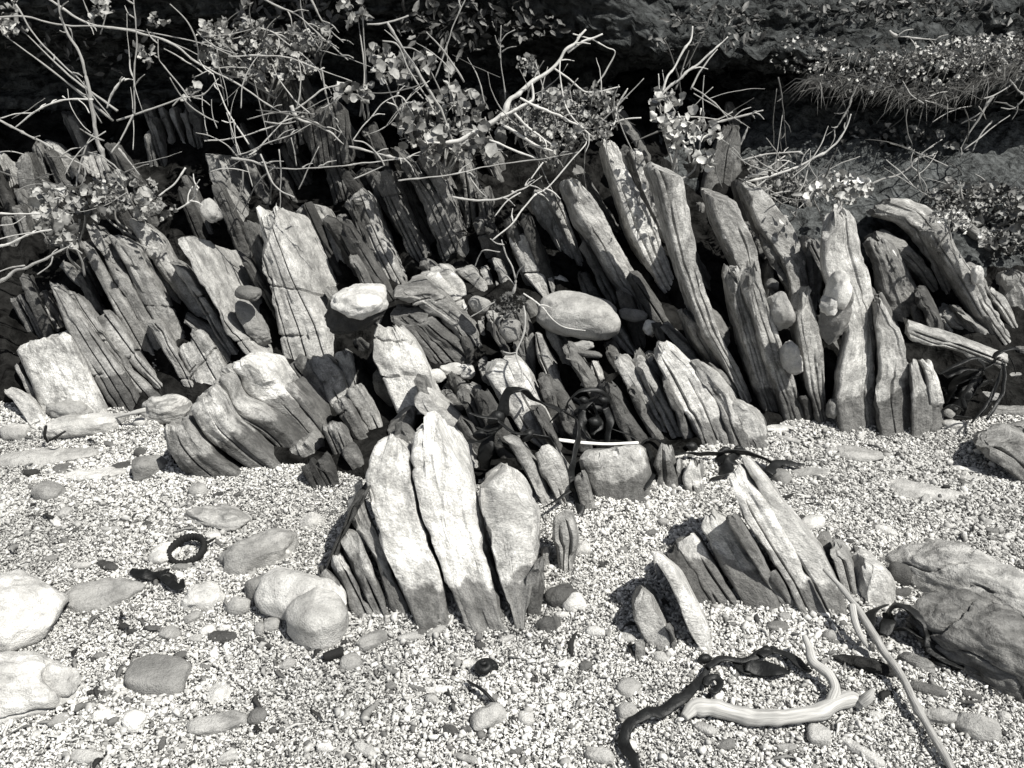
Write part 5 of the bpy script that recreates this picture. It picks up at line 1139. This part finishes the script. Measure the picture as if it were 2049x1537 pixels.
kelp("dense tangle of black kelp hanging below the weathered plank at the right", 6, [
    ([(1740,1010),(1800,940),(1860,850),(1910,740),(1925,640)], [.004,.005,.005,.005,.004], .8, (1.9,2.0)),
    ([(1830,1000),(1900,880),(1930,780),(1930,660)], [.004,.005,.005,.004], .8, (1.88,1.98)),
    ([(1880,640),(1920,605),(1970,595),(2015,590)], [.006,.009,.009,.006], .7, (1.98,2.0)),
    ([(1955,620),(1985,670),(1995,725)], [.004,.004,.003], .8, (1.98,1.98)),
    ([(1560,720),(1620,690),(1700,655),(1780,640),(1860,660)], [.005,.006,.006,.006,.004], .7, (1.98,2.0)),
    ([(1580,760),(1680,700),(1800,690),(1900,640)], [.010,.014,.014,.008], .45, (2.0,2.02)),
    ([(1580,880),(1640,780),(1740,720),(1820,740)], [.014,.020,.020,.010], .4, (2.02,2.04)),
    ([(1620,960),(1680,880),(1720,800),(1800,740)], [.014,.020,.020,.010], .4, (2.0,2.03)),
    ([(1600,820),(1680,860),(1760,820),(1860,760)], [.012,.018,.016,.008], .45, (2.02,2.02)),
    ([(1660,980),(1720,990),(1780,970),(1850,900)], [.006,.008,.008,.004], .6, (1.92,1.95)),
    ([(1700,940),(1690,860),(1740,780),(1800,700)], [.005,.006,.006,.004], .8, (1.96,2.0)),
    ([(1780,640),(1820,680),(1800,740),(1740,760)], [.004,.005,.005,.003], .8, (1.98,1.98)),
    ([(1580,930),(1650,920),(1700,960)], [.010,.014,.008], .4, (1.96,1.95))], Y=1.96)
kelp("long black kelp stem curving down to the bottom edge past the driftwood", 8, [
    ([(1760,1570),(1700,1470),(1665,1380),(1675,1310),(1740,1250),(1850,1205),(1990,1155),(2060,1100),(2110,1030),(2160,950)], [.009,.009,.009,.009,.010,.012,.011,.008,.006,.005], .45, .016),
    ([(1620,1370),(1690,1310),(1790,1200)], [.002,.006,.003], .5, .012),
    ([(2160,950),(2250,890),(2370,900),(2450,875),(2520,850)], [.005,.006,.005,.007,.009], .6, .02),
    ([(2520,850),(2600,880),(2680,930),(2750,975)], [.007,.007,.010,.006], .5, .016),
    ([(2290,905),(2350,945),(2410,965)], [.005,.010,.006], .35, .012),
    ([(2390,955),(2480,975),(2570,980),(2650,975)], [.006,.015,.016,.008], .35, .014),
    ([(2470,890),(2500,850),(2490,820)], [.006,.008,.003], .5, .02),
    ([(2130,1060),(2140,1020),(2180,1010),(2215,1040),(2190,1085),(2150,1080)], [.006,.007,.007,.007,.007,.005], .9, .016)], bulbs=[(2135,920,28),(2535,862,22)])
kelp("broad black kelp blade folded beside the big split boulder", 9, [
    ([(1195,765),(1225,660),(1285,600),(1390,615),(1490,690),(1570,800),(1600,900),(1690,965)], [.010,.014,.018,.026,.028,.024,.014,.008], .3, [.01,.03,.05,.05,.045,.03,.02,.012]),
    ([(1300,680),(1380,750),(1450,800),(1530,850)], [.012,.018,.018,.012], .3, .02),
    ([(1240,640),(1230,700),(1215,740)], [.010,.012,.008], .3, .03),
    ([(1150,700),(1180,640),(1240,610)], [.008,.012,.012], .3, .03),
    ([(1520,850),(1560,900),(1600,920)], [.012,.016,.008], .4, .012)], bulbs=[(1660,950,34)])
kelp("scrap of dry black weed between the flat oval stone and the hair tie", 7, [
    ([(760,375),(840,400),(920,395),(985,400)], [.006,.012,.010,.008], .4, .012),
    ([(940,400),(970,450),(1030,480),(1060,430)], [.006,.010,.010,.003], .45, .012),
    ([(1000,420),(1035,490)], [.008,.005], .5, .01)], bulbs=[(975,440,28)])

# ================================================================== TWIGS AND STEMS
D, G_, L_ = M_TWIG_D, M_TWIG_M, M_TWIG
twig("thick grey woody stem rising from the round leaved cushion at the left", 1, [(640,1000),(600,880),(560,740),(510,500),(460,320),(370,150),(340,-40)], 2.35, [.010,.010,.0095,.0085,.008,.007,.007], mat=G_, knots=6)
twig("white flat grass blade hanging at the upper left", 1, [(840,660),(800,540),(770,420),(748,250),(742,80)], 2.4, [.001,.004,.0045,.004,.0025], flat=.4, knots=0)
twig("upright grey stem just right of the white hanging blade", 1, [(780,680),(782,560),(788,400),(802,200),(782,-20)], 2.5, .0042, mat=G_, kids=[([(780,680),(730,770),(690,830),(650,905)], .005, 2.5, 2.45)])
twig("long arching twig crossing the upper left corner from edge to bush", 1, [(-20,105),(150,100),(360,145),(560,155),(760,170),(960,205),(1200,260),(1400,345)], 2.6, .0038, 2.7, mat=G_)
twig("thick light branch slanting through the upper left bush", 1, [(260,-20),(400,70),(540,140),(760,180),(980,240),(1180,380),(1400,500),(1560,610),(1680,680)], 2.65, [.005,.0055,.006,.006,.0065,.0065,.006,.006,.005], mat=L_, knots=8)
twig("grey branch continuing with a knot over the dark back slabs", 1, [(1720,620),(1750,690),(1850,725),(1940,780),(2015,845)], 2.6, [.009,.008,.008,.006,.004], mat=L_, kids=[([(1730,640),(1830,570),(1900,520),(2010,495)], .004, 2.6, 2.65), ([(1740,690),(1640,720),(1500,770),(1350,815),(1200,830)], .0038, 2.6, 2.5), ([(1700,660),(1600,780),(1500,880),(1460,910)], .0035, 2.6, 2.5)])
twig("dark thin twig dropping from the upper left corner", 1, [(90,20),(200,200),(340,350),(480,480),(560,580),(650,690)], 2.5, .0038, mat=G_)
twig("white spiked twig tip at the left edge above the big dark stone", 1, [(90,745),(200,660),(290,615),(390,580),(545,580)], 2.3, [.0025,.0035,.004,.0045,.005], kids=[([(200,660),(100,665),(0,690)], .0025, 2.3, 2.3), ([(390,580),(370,565)], .002, 2.3, 2.3)])
twig("short bleached twig right of the thick grey stem", 1, [(630,640),(665,540),(700,490),(732,455)], 2.4, [.003,.0045,.005,.004])
twig("dark barked twig sloping down into the round leaved cushion", 1, [(-10,705),(120,770),(240,830),(360,905),(480,965),(575,1030)], 2.25, .0048, mat=G_)
twig("thin black twig at the left edge above the round leaved cushion", 1, [(-10,1000),(120,1040),(220,1050),(330,1080),(480,1110)], 2.2, .0028, mat=D)
twig("straight twig slanting across the upper middle left", 1, [(1540,-10),(1640,40),(1750,95),(1870,200),(1960,280),(2040,355)], 2.7, .0042, mat=G_)
twig("white straw standing in front of the dark back slabs", 1, [(1460,850),(1400,760),(1330,650),(1280,530),(1245,430)], 2.45, .0034)
twig("pale looped twig over the row of standing slats", 1, [(1010,625),(1060,580),(1130,570),(1200,550),(1280,460)], 2.5, .003)
twig("dry twig joining the row of slats with the bush", 1, [(1120,600),(1050,500),(960,390),(930,340),(925,230)], 2.6, .0032, mat=G_)
twig("fan of thin straws leaning right of the standing slats", 1, [(1390,910),(1470,880),(1560,840),(1700,790),(1820,730)], 2.4, .0028, kids=[([(1440,900),(1520,860),(1650,720)], .0024, 2.4, 2.45), ([(1400,905),(1380,820),(1370,700)], .0022, 2.4, 2.45), ([(1410,910),(1390,850),(1330,660)], .0022, 2.4, 2.45)])
twig("long dark horizontal twig above the tall pale slab", 1, [(1350,920),(1450,940),(1600,980),(1800,985),(2060,968)], 2.25, [.005,.0055,.004,.004,.0035], mat=G_, kids=[([(1740,975),(1725,880),(1705,805)], .0028, 2.25, 2.25), ([(1750,1110),(1800,1000),(1870,860)], .0026, 2.3, 2.3), ([(1530,910),(1600,1080),(1720,1160)], .004, 2.25, 2.2), ([(1440,960),(1480,1090)], .002, 2.25, 2.22)])
twig("bleached blade at the left edge below the leafy cushion", 1, [(-10,1255),(120,1255),(235,1250)], 2.15, .004, kids=[([(0,1320),(80,1310),(150,1265)], .002, 2.15, 2.15)])
twig("double bleached twig at the left edge above the dark slats", 1, [(-10,1450),(60,1430),(140,1395),(220,1360),(300,1345)], 2.1, .0045, kids=[([(-10,1400),(100,1375),(200,1360)], .002, 2.1, 2.1)])
twig("long pale root lying over the left end of the sheaf", 4, [(-10,185),(80,130),(170,105),(260,60),(330,20),(420,-30)], 2.08, [.006,.007,.0065,.006,.005,.003], kids=[([(-10,130),(60,105),(150,90)], .003, 2.08, 2.08), ([(310,40),(290,90),(215,140)], .0025, 2.06, 2.04)])
twig("arched twig tip in the upper left bush", 1, [(1530,160),(1600,190),(1650,230),(1760,310),(1860,400)], 2.7, .0035)
twig("curved stem falling behind the knotted grey branch", 1, [(1885,410),(1900,490),(1930,620),(1970,720),(2030,820)], 2.65, .004, mat=G_)
twig("short twig below the row of standing slats", 1, [(690,860),(760,950),(820,1025)], 2.35, .004, mat=G_)
twig("white curved twig tip by the slender pale cobble", 1, [(1035,1225),(1090,1195),(1130,1160),(1168,1095)], 2.25, [.003,.0035,.0035,.003], kids=[([(920,1150),(1000,1100),(1050,1050),(1090,985)], .0036, 2.3, 2.32)])
twig("small upright twig at the top left beside the leaf tip", 1, [(560,150),(520,80),(480,-10)], 2.7, .0032, mat=G_, kids=[([(590,200),(620,80),(630,20)], .003, 2.7, 2.7)])
twig("dim twig in the upper left bush behind the arching twig", 1, [(1815,-10),(1880,110),(1950,190),(2010,250)], 2.75, .004, mat=G_)
twig("long middle twig running on through the upper left bush", 1, [(1340,330),(1640,328),(1740,350),(1860,400),(2060,475)], 2.65, .0036)
# white branch
twig("thick bleached white branch forking above the middle of the rocks", 2, [(480,835),(600,835),(700,820),(850,750),(945,690),(985,610),(1060,545),(1130,490),(1250,390),(1310,310),(1380,245),(1440,172)], 2.42, [.004,.006,.010,.013,.015,.0135,.0125,.012,.0115,.010,.009,.0085], 2.5,
     kids=[([(1330,300),(1390,260),(1450,240),(1540,198)], [.006,.0055,.0055,.004], 2.49, 2.5), ([(945,690),(1020,650),(1100,600),(1138,575),(1125,485)], [.007,.006,.006,.006,.005], 2.43, 2.46),
           ([(1360,200),(1470,230),(1560,275),(1610,305),(1560,410),(1490,530),(1470,620)], [.003,.003,.0025,.003,.004,.004,.002], 2.5, 2.52), ([(1255,400),(1340,460),(1420,530),(1490,540),(1640,508)], [.0045,.004,.004,.0035,.003], 2.47, 2.5),
           ([(1290,355),(1295,500),(1330,640),(1380,710),(1440,760)], [.003,.0035,.0035,.003,.003], 2.48, 2.4), ([(950,730),(1050,780),(1150,840),(1250,880)], [.006,.009,.008,.005], 2.45, 2.4)], knots=5)
twig("pale jointed straw rising to the top edge", 2, [(555,465),(610,320),(640,230),(662,150),(700,70),(740,-20)], 2.6, [.003,.0035,.0035,.004,.004,.004], knots=4)
twig("thick dark stem falling from the top into the leafy bush", 2, [(280,130),(350,260),(420,370),(480,470),(560,600),(620,720),(660,830),(690,930)], 2.5, [.005,.0055,.006,.007,.007,.007,.006,.005], mat=G_, kids=[([(250,240),(340,265),(400,400),(480,530),(560,660)], .0042, 2.5, 2.5), ([(160,140),(280,132),(400,90)], .004, 2.55, 2.6)])
twig("upright thin stem in the dark above the bush", 2, [(972,580),(955,450),(942,330),(945,150)], 2.75, .0035, mat=G_)
twig("bark edged twig lying over the bush right of the white branch", 2, [(1065,570),(1140,615),(1200,640),(1300,690),(1400,740),(1475,795)], 2.4, [.005,.0055,.0055,.006,.006,.004], mat=L_)
twig("pair of twigs lying flat in the bush below the white branch", 2, [(1020,660),(1090,740),(1170,800),(1250,850)], 2.4, .005, kids=[([(880,820),(1000,870),(1150,930)], .0045, 2.38, 2.36)])
twig("long thin horizontal twig in front of the middle slabs", 2, [(340,1062),(470,1045),(600,1030),(750,1000),(900,970),(1200,930),(1400,890)], 2.2, .0033, 2.35, mat=G_)
twig("light curved twig ending free below the leafy bush", 2, [(668,1155),(740,1165),(820,1172),(960,1150),(1040,1115),(1110,1085),(1185,1030)], 2.2, [.004,.0045,.0048,.0045,.004,.004,.003], 2.3)
twig("bleached straight stem from the tall slabs down to the left", 2, [(890,1410),(1000,1320),(1060,1240),(1130,1150),(1210,1100),(1300,1000),(1430,860),(1445,825)], 2.22, [.003,.0035,.0035,.004,.0042,.0045,.0045,.003], 2.35, kids=[([(905,1270),(980,1180),(1060,1130)], .0026, 2.2, 2.22), ([(1120,1050),(1160,990),(1190,950)], .003, 2.3, 2.32)])
twig("white branch tip beside the tallest slab", 2, [(1500,700),(1560,665),(1620,620),(1650,570),(1685,515)], 2.5, [.004,.005,.005,.0055,.004], kids=[([(1620,620),(1615,700),(1590,760)], .003, 2.5, 2.45), ([(1600,720),(1680,695),(1760,685)], .0035, 2.5, 2.5)])
twig("thin white twig arching over the left of the bush", 2, [(70,825),(130,740),(180,690),(250,605),(350,560),(400,620),(440,695)], 2.5, .003)
twig("crossed straws lying left of the middle bush", 2, [(60,860),(200,895),(350,930),(410,930)], 2.4, .0045, kids=[([(10,970),(180,950),(380,930)], .0035, 2.4, 2.4), ([(80,820),(150,840),(230,920),(260,970)], .0035, 2.4, 2.4), ([(80,1050),(180,1010),(262,970)], .003, 2.4, 2.4)])
twig("bare white bush twig forking up to the upper right", 2, [(1860,590),(1900,540),(1958,490),(2040,420),(2110,370),(2200,280),(2275,215)], 2.55, [.007,.0065,.0065,.006,.006,.0055,.005], kids=[([(1890,540),(1920,450),(1958,400),(2010,300),(2050,240),(2064,155)], [.006,.0055,.005,.005,.005,.004], 2.55, 2.6), ([(1875,570),(1870,500),(1865,430)], .0025, 2.55, 2.55)])
twig("pale twig pointing right above the pointed fang", 3, [(190,735),(270,712),(350,690),(440,670),(522,648)], 2.55, [.004,.005,.005,.0055,.005], kids=[([(200,715),(280,690),(342,655)], .003, 2.56, 2.58)])
twig("straight pale twig pointing right beside the pointed fang", 3, [(385,940),(480,920),(560,905),(740,893)], 2.5, [.004,.0045,.005,.0052])
twig("longest white twig curving up over the dark hollow", 3, [(430,1062),(540,1040),(650,1008),(750,965),(850,910),(920,865),(960,830),(1010,750),(1038,668)], 2.5, [.004,.0055,.006,.006,.006,.006,.006,.0055,.0045], knots=5)
twig("two slim twigs fanning out beside the longest white twig", 3, [(415,1042),(480,1020),(550,980),(650,910)], 2.5, .0038, kids=[([(430,1030),(560,1010),(630,970),(672,938)], .0035, 2.5, 2.5), ([(480,1090),(520,1060),(540,1040)], .0035, 2.5, 2.5)])
twig("short pale twig at the foot of the pointed fang", 3, [(525,1150),(600,1128),(705,1112)], 2.5, [.005,.005,.0055], kids=[([(520,1130),(570,1095)], .004, 2.5, 2.5)])
twig("short upright twig touching the pointed fang", 3, [(385,850),(410,790),(430,742)], 2.5, .004)
twig("grey looped twig in front of the white leaves at the right", 3, [(130,960),(150,850),(145,760),(100,720),(0,700)], 2.45, .0035)
twig("dim dead branch lying on the slope above the white leaf cluster", 3, [(1110,1095),(1220,1050),(1300,1030),(1380,985),(1420,930),(1520,908)], 2.9, [.004,.0055,.006,.0055,.005,.004], mat=G_, kids=[([(1240,935),(1320,1010),(1400,1100)], .004, 2.9, 2.85), ([(1390,970),(1435,1030),(1420,1100)], .0045, 2.9, 2.85), ([(1380,990),(1450,900),(1570,815)], .003, 2.9, 3.0)])
twig("thin curved stem on the slope at the right", 3, [(1675,1060),(1685,1140),(1710,1210),(1760,1280),(1772,1325)], 2.7, .0034, mat=L_)
twig("pale twig lying on the grassy ledge", 3, [(1268,178),(1300,205),(1360,218),(1450,230),(1545,235)], 3.0, [.005,.0055,.005,.005,.004], mat=L_)
twig("bent root hanging from the grassy ledge", 3, [(1035,560),(1020,620),(990,690),(950,750),(885,800)], 2.98, [.005,.005,.0045,.0035,.002], mat=G_)
twig("long bleached root hanging at the right under the ledge", 3, [(1870,560),(1820,630),(1760,720),(1700,820),(1650,930)], 2.95, [.004,.006,.006,.005,.003], mat=G_, kids=[([(1870,570),(1800,650),(1680,725)], .004, 2.95, 2.95), ([(1860,710),(1800,780),(1745,890)], .004, 2.95, 2.92)])
twig("second root hanging at the far right under the ledge", 3, [(1970,470),(2010,530),(2049,570),(1990,640)], 2.95, .004, mat=G_)
twig("dark trailing vine in the upper right dark", 3, [(250,40),(205,110),(170,190),(120,300),(65,400)], 2.9, .0045, mat=D)
twig("thin dark hanging roots in the hollow behind the fang", 3, [(610,450),(630,560),(640,680),(655,870)], 3.0, .004, mat=D, kids=[([(600,520),(580,700),(585,880)], .003, 3.0, 3.0), ([(640,640),(620,780),(625,890)], .003, 3.0, 3.0)])
twig("forked dry stem standing behind the crest of the dark laminated slab", 5, [(1000,280),(1030,205),(1020,110),(980,30),(950,-60)], 2.12, [.005,.005,.0045,.0045,.004], kids=[([(1030,210),(960,130),(900,50)], .003, 2.12, 2.15), ([(790,100),(820,30),(850,0),(940,15)], .0026, 2.16, 2.14)])
twig("white curved straw lying over the smooth boulder", 5, [(1075,255),(1140,300),(1200,350),(1250,410),(1320,455),(1440,475)], 2.06, .0032)
twig("pale stem trailing down over the leaf shaped slab", 5, [(1070,330),(1085,400),(1075,500),(1035,610),(1060,700),(1120,780),(1150,840)], 1.98, .0042, 1.86)
twig("thin straw left of the dry stem's root", 5, [(770,392),(840,350),(910,305)], 2.05, .0025)

# ================================================================== PLANTS
plant("pale curly leaved bush in the upper left", 1, [(1260,190,90,60,2.85,26),(1480,170,110,50,2.9,26),(1620,260,200,80,2.85,60),(1300,290,150,90,2.85,40),(1820,230,120,110,2.9,40),(1450,400,160,60,2.85,34),(1700,400,140,60,2.85,26)], .036, .30, 'curl', stems=8)
plant("cushion of round pale leaves on the left slabs", 1, [(340,1130,130,60,2.42,16),(300,1210,110,60,2.4,14),(430,1200,80,60,2.42,10)], .038, .33, 'round', stems=4)
plant("crinkled leafy cushion spreading above the packed sheaf", 1, [(760,1120,160,100,2.45,26),(650,1200,140,60,2.4,18),(900,1230,140,50,2.4,14),(580,1130,70,80,2.42,9)], .036, .30, 'curl', stems=4)
plant("small leafy rosette below the round leaved cushion", 1, [(370,1370,70,70,2.26,14),(320,1300,60,30,2.28,6)], .045, .28, 'curl', stems=2)
plant("big round leaved bush in the middle above the slabs", 2, [(480,370,70,50,2.75,10),(640,450,70,50,2.7,3),(320,420,110,80,2.75,16),(650,570,120,70,2.65,16),(760,640,110,80,2.6,18),(500,680,140,70,2.6,18),(420,760,90,90,2.55,14),(600,760,120,60,2.55,18),(840,840,90,100,2.5,18),(720,870,60,50,2.5,6),(560,880,70,60,2.5,7)], .040, .27, 'round', stems=8)
plant("small leaved tangled bush right of the white branch", 2, [(1100,700,180,90,2.6,60),(1300,620,160,110,2.6,70),(1500,590,140,80,2.6,46),(1480,750,120,80,2.5,40),(1250,800,180,70,2.5,50),(1100,380,60,60,2.75,14)], .026, .28, 'curl', stems=12)
plant("sprig of pale leaves at the top left of the middle", 2, [(110,90,70,70,2.8,9),(40,30,50,50,2.8,5),(40,520,60,60,2.7,6),(130,540,70,50,2.7,6),(240,300,70,60,2.75,6)], .036, .28, 'round', stems=3)
plant("bright white leaved clump among the tall slabs", 3, [(40,800,90,120,2.5,26),(130,720,60,60,2.52,8),(190,930,70,50,2.48,8),(-40,590,90,60,2.6,14),(210,780,60,40,2.5,8),(-60,700,60,60,2.5,8)], .030, .46, 'round', stems=5)
plant("sunlit cluster of white leaves on the crest at the right", 3, [(930,1080,110,60,2.5,34),(1060,1090,100,60,2.5,26),(830,1120,70,50,2.5,10),(1000,1170,70,40,2.45,8)], .026, .50, 'round', stems=4)
plant("dim grassy leaves left of the sunlit white cluster", 3, [(650,1060,130,60,2.6,40),(560,1000,120,60,2.65,30),(680,1150,100,50,2.55,20)], .035, .22, 'thin', stems=3)
plant("sparse sprigs at the upper left corner", 1, [(60,120,90,110,2.75,10),(920,120,30,50,2.7,3),(840,320,50,30,2.65,3),(600,60,60,50,2.75,7),(1130,520,60,60,2.7,5)], .036, .32, 'curl', stems=3)
plant("small crusty moss tuft on the arching slab at the right edge", 3, [(1600,1260,80,40,2.4,24),(1690,1310,60,40,2.38,18),(1820,1370,40,40,2.4,8)], .020, .42, 'curl', stems=2)
plant("dark tuft at the root of the dry stem", 5, [(1000,310,70,50,2.1,30),(930,340,50,40,2.08,12)], .018, .07, 'curl', stems=2)

def cover(name, label, blobs, size, tone, kind, seed):
    r = np.random.default_rng(seed); pos, sz, tn = [], [], []
    for k, x, y, rx, ry, Yd, cnt, j in blobs:
        for _ in range(cnt):
            a = r.uniform(0, 6.283); q = math.sqrt(r.uniform(0, 1))
            pos.append(atY(*px(k, x + rx * q * math.cos(a), y + ry * q * math.sin(a)), Yd + r.normal() * j)); sz.append(size * r.uniform(.4, 1.4)); tn.append(tone * r.choice([.25, .5, .8, 1, 1.4]))
    me = leaves_mesh(name, np.array(pos), sz, tn, kind, seed); obj(name, me, None, label, 'plants', None, 'stuff')
cover('ledge_vegetation', 'grass and small pale leaves covering the sunny ledge at upper right', [(3,1100,420,350,120,3.08,330,.06),(3,1400,420,330,140,3.06,420,.06),(3,1800,330,330,120,3.1,500,.08),(3,2050,330,200,140,3.08,300,.06),(3,800,320,250,110,3.15,260,.08)], .018, .36, 'curl', 11)
cover('slope_vegetation', 'low weeds on the dark slope at the right edge', [(3,1900,1250,260,150,2.75,420,.08),(3,1700,1180,250,120,2.8,240,.08),(3,1950,1430,160,80,2.65,160,.06),(3,1300,850,500,100,3.2,160,.06)], .026, .20, 'curl', 12)
cover('bank_weeds', 'sparse dark weeds clinging to the shaded bank along the top', [(2,800,150,500,150,3.0,260,.1),(3,200,200,350,180,3.2,240,.1),(1,500,250,500,200,3.2,120,.1),(1,1700,60,400,60,3.0,90,.1),(3,1300,80,700,80,3.4,500,.1),(3,1500,60,700,60,3.55,300,.1)], .034, .12, 'thin', 13)
def grass():
    r = np.random.default_rng(5); V, F = [], []; off = 0
    for i in range(620):
        if i < 440: x, y = r.uniform(800, 2100), 0; y = 520 + 40 * math.sin(x / 200.) - (x > 1500) * (x - 1500) * .18 + r.normal() * 22; Y0 = 3.0 + r.normal() * .03
        else: x, y, Y0 = r.uniform(900, 2080), r.uniform(280, 480), 3.02
        p = atY(*px(3, x, y), Y0); L = r.uniform(.03, .12); d = np.array([-.9 + r.normal() * .5, -.35 + r.normal() * .3, -.18 + r.normal() * .28]); d /= np.linalg.norm(d)
        b = np.cross(d, [0, 1, .2]); b /= np.linalg.norm(b); w = .0022
        m = p + d * L * .5 + np.array([0, 0, .012]); e = p + d * L + np.array([0, 0, -.02])
        V += [p - b * w, p + b * w, m - b * w * .8, m + b * w * .8, e]; F += [[off, off + 1, off + 3, off + 2], [off + 2, off + 3, off + 4]]; off += 5
    me = mesh_from('hanging_grass', V, F, M_TWIG_D, True, None, {'sl': ('FLOAT_VECTOR', np.array(V))}); obj('hanging_grass', me, None, 'dry grass hanging over the lip of the ledge', 'grass', None, 'stuff')
grass()

def shrub(label, k, roots, n, spread, Y, seed, L=(150, 420), mats=(M_TWIG_M, M_TWIG_M, M_TWIG_D, M_TWIG)):
    r = random.Random(seed); x0, y0 = roots; root = atY(*px(k, x0, y0), Y)
    e = thing('dead_shrub', root.tolist(), label, 'shrub', 'dead twiggy shrubs above the rocks')
    for i in range(n):
        sx = x0 + r.uniform(-1, 1) * spread[0]; sy = y0 + r.uniform(-1, 1) * spread[1]; a = r.choice([r.uniform(-2.9, -.2), r.uniform(-3.4, .3), r.uniform(.2, 2.9)]); l = r.uniform(*L); b = r.uniform(-.5, .5)
        pts = [(sx + l * t * math.cos(a + b * t), sy + l * t * math.sin(a + b * t)) for t in (0, .35, .7, 1)]
        Yq = Y + r.uniform(-.12, .12); P = air_path(k, pts, Yq, Yq + r.uniform(-.1, .1)); w = r.uniform(.0011, .0026)
        me = tube_mesh('stem', P, [w, w * .9, w * .8, w * .5], r.choice(mats), 6, knots=2, wob=.5, n=5); obj('stem', me, e).location = (-root).tolist()
shrub("dead twiggy shrub tangled through the pale curly leaved bush", 1, (1500, 320), 24, (420, 160), 2.75, 1)
shrub("dead twiggy shrub at the left over the round leaved cushion", 1, (400, 900), 18, (380, 250), 2.35, 2)
shrub("dead twiggy shrub in front of the dark back slabs", 1, (1550, 820), 20, (350, 200), 2.45, 3)
shrub("dead twiggy shrub woven into the big round leaved bush", 2, (650, 650), 24, (350, 250), 2.55, 4)
shrub("dead twiggy shrub woven into the small leaved bush", 2, (1300, 700), 26, (350, 150), 2.5, 5)
shrub("dead twiggy shrub around the bare white bush twig", 3, (60, 650), 16, (200, 200), 2.55, 6)
shrub("dead twiggy shrub below the sunlit white leaf cluster", 3, (700, 1080), 16, (250, 100), 2.5, 7)
shrub("faint dead twigs on the shaded slope at the right", 3, (1700, 1000), 14, (300, 200), 2.85, 8, mats=(M_TWIG_D, M_TWIG_M))
shrub("fine roots dangling beneath the ledge", 3, (1500, 600), 30, (500, 40), 2.98, 9, (80, 260), (M_TWIG_D, M_TWIG_D, M_TWIG_M))

def debris():                # weed scraps, shell splinters and grit strewn over the beach
    r = np.random.default_rng(77); V, F = [], []; off = 0; Tn = []
    for i in range(260):
        y = r.uniform(.85, 2.05); x = r.uniform(-1, 1) * (.6 * y + .2)
        if y > float(edge_y(x)) + .02: continue
        z = float(ground(x, y)) + .005; L = r.uniform(.006, .028); w = L * r.uniform(.10, .35); a = r.uniform(0, 6.28); n = 5
        d = np.array([math.cos(a), math.sin(a), r.normal() * .15]); s = np.array([-d[1], d[0], r.normal() * .3]); u = np.array([0, 0, 1.])
        for t in np.linspace(-1, 1, n):
            c = np.array([x, y, z]) + d * L * t + s * L * .25 * math.sin(t * 2 + a) + u * .003 * math.cos(t * 3 + a); ww = w * (1 - .8 * t * t)
            V += [c - s * ww, c + u * ww * .4, c + s * ww, c - u * ww * .4]
        for k in range(n - 1):
            for q in range(4): F.append([off + k * 4 + q, off + k * 4 + (q + 1) % 4, off + k * 4 + 4 + (q + 1) % 4, off + k * 4 + 4 + q])
        Tn += [r.choice([.02, .04, .10, .2, .5])] * (4 * n); off += 4 * n
    me = mesh_from('strandline_debris', V, F, MG, True, None, {'tone': ('FLOAT', Tn)})
    obj('strandline_debris', me, None, 'tiny scraps of dark weed and slate grit strewn over the gravel', 'debris', None, 'stuff')
debris()
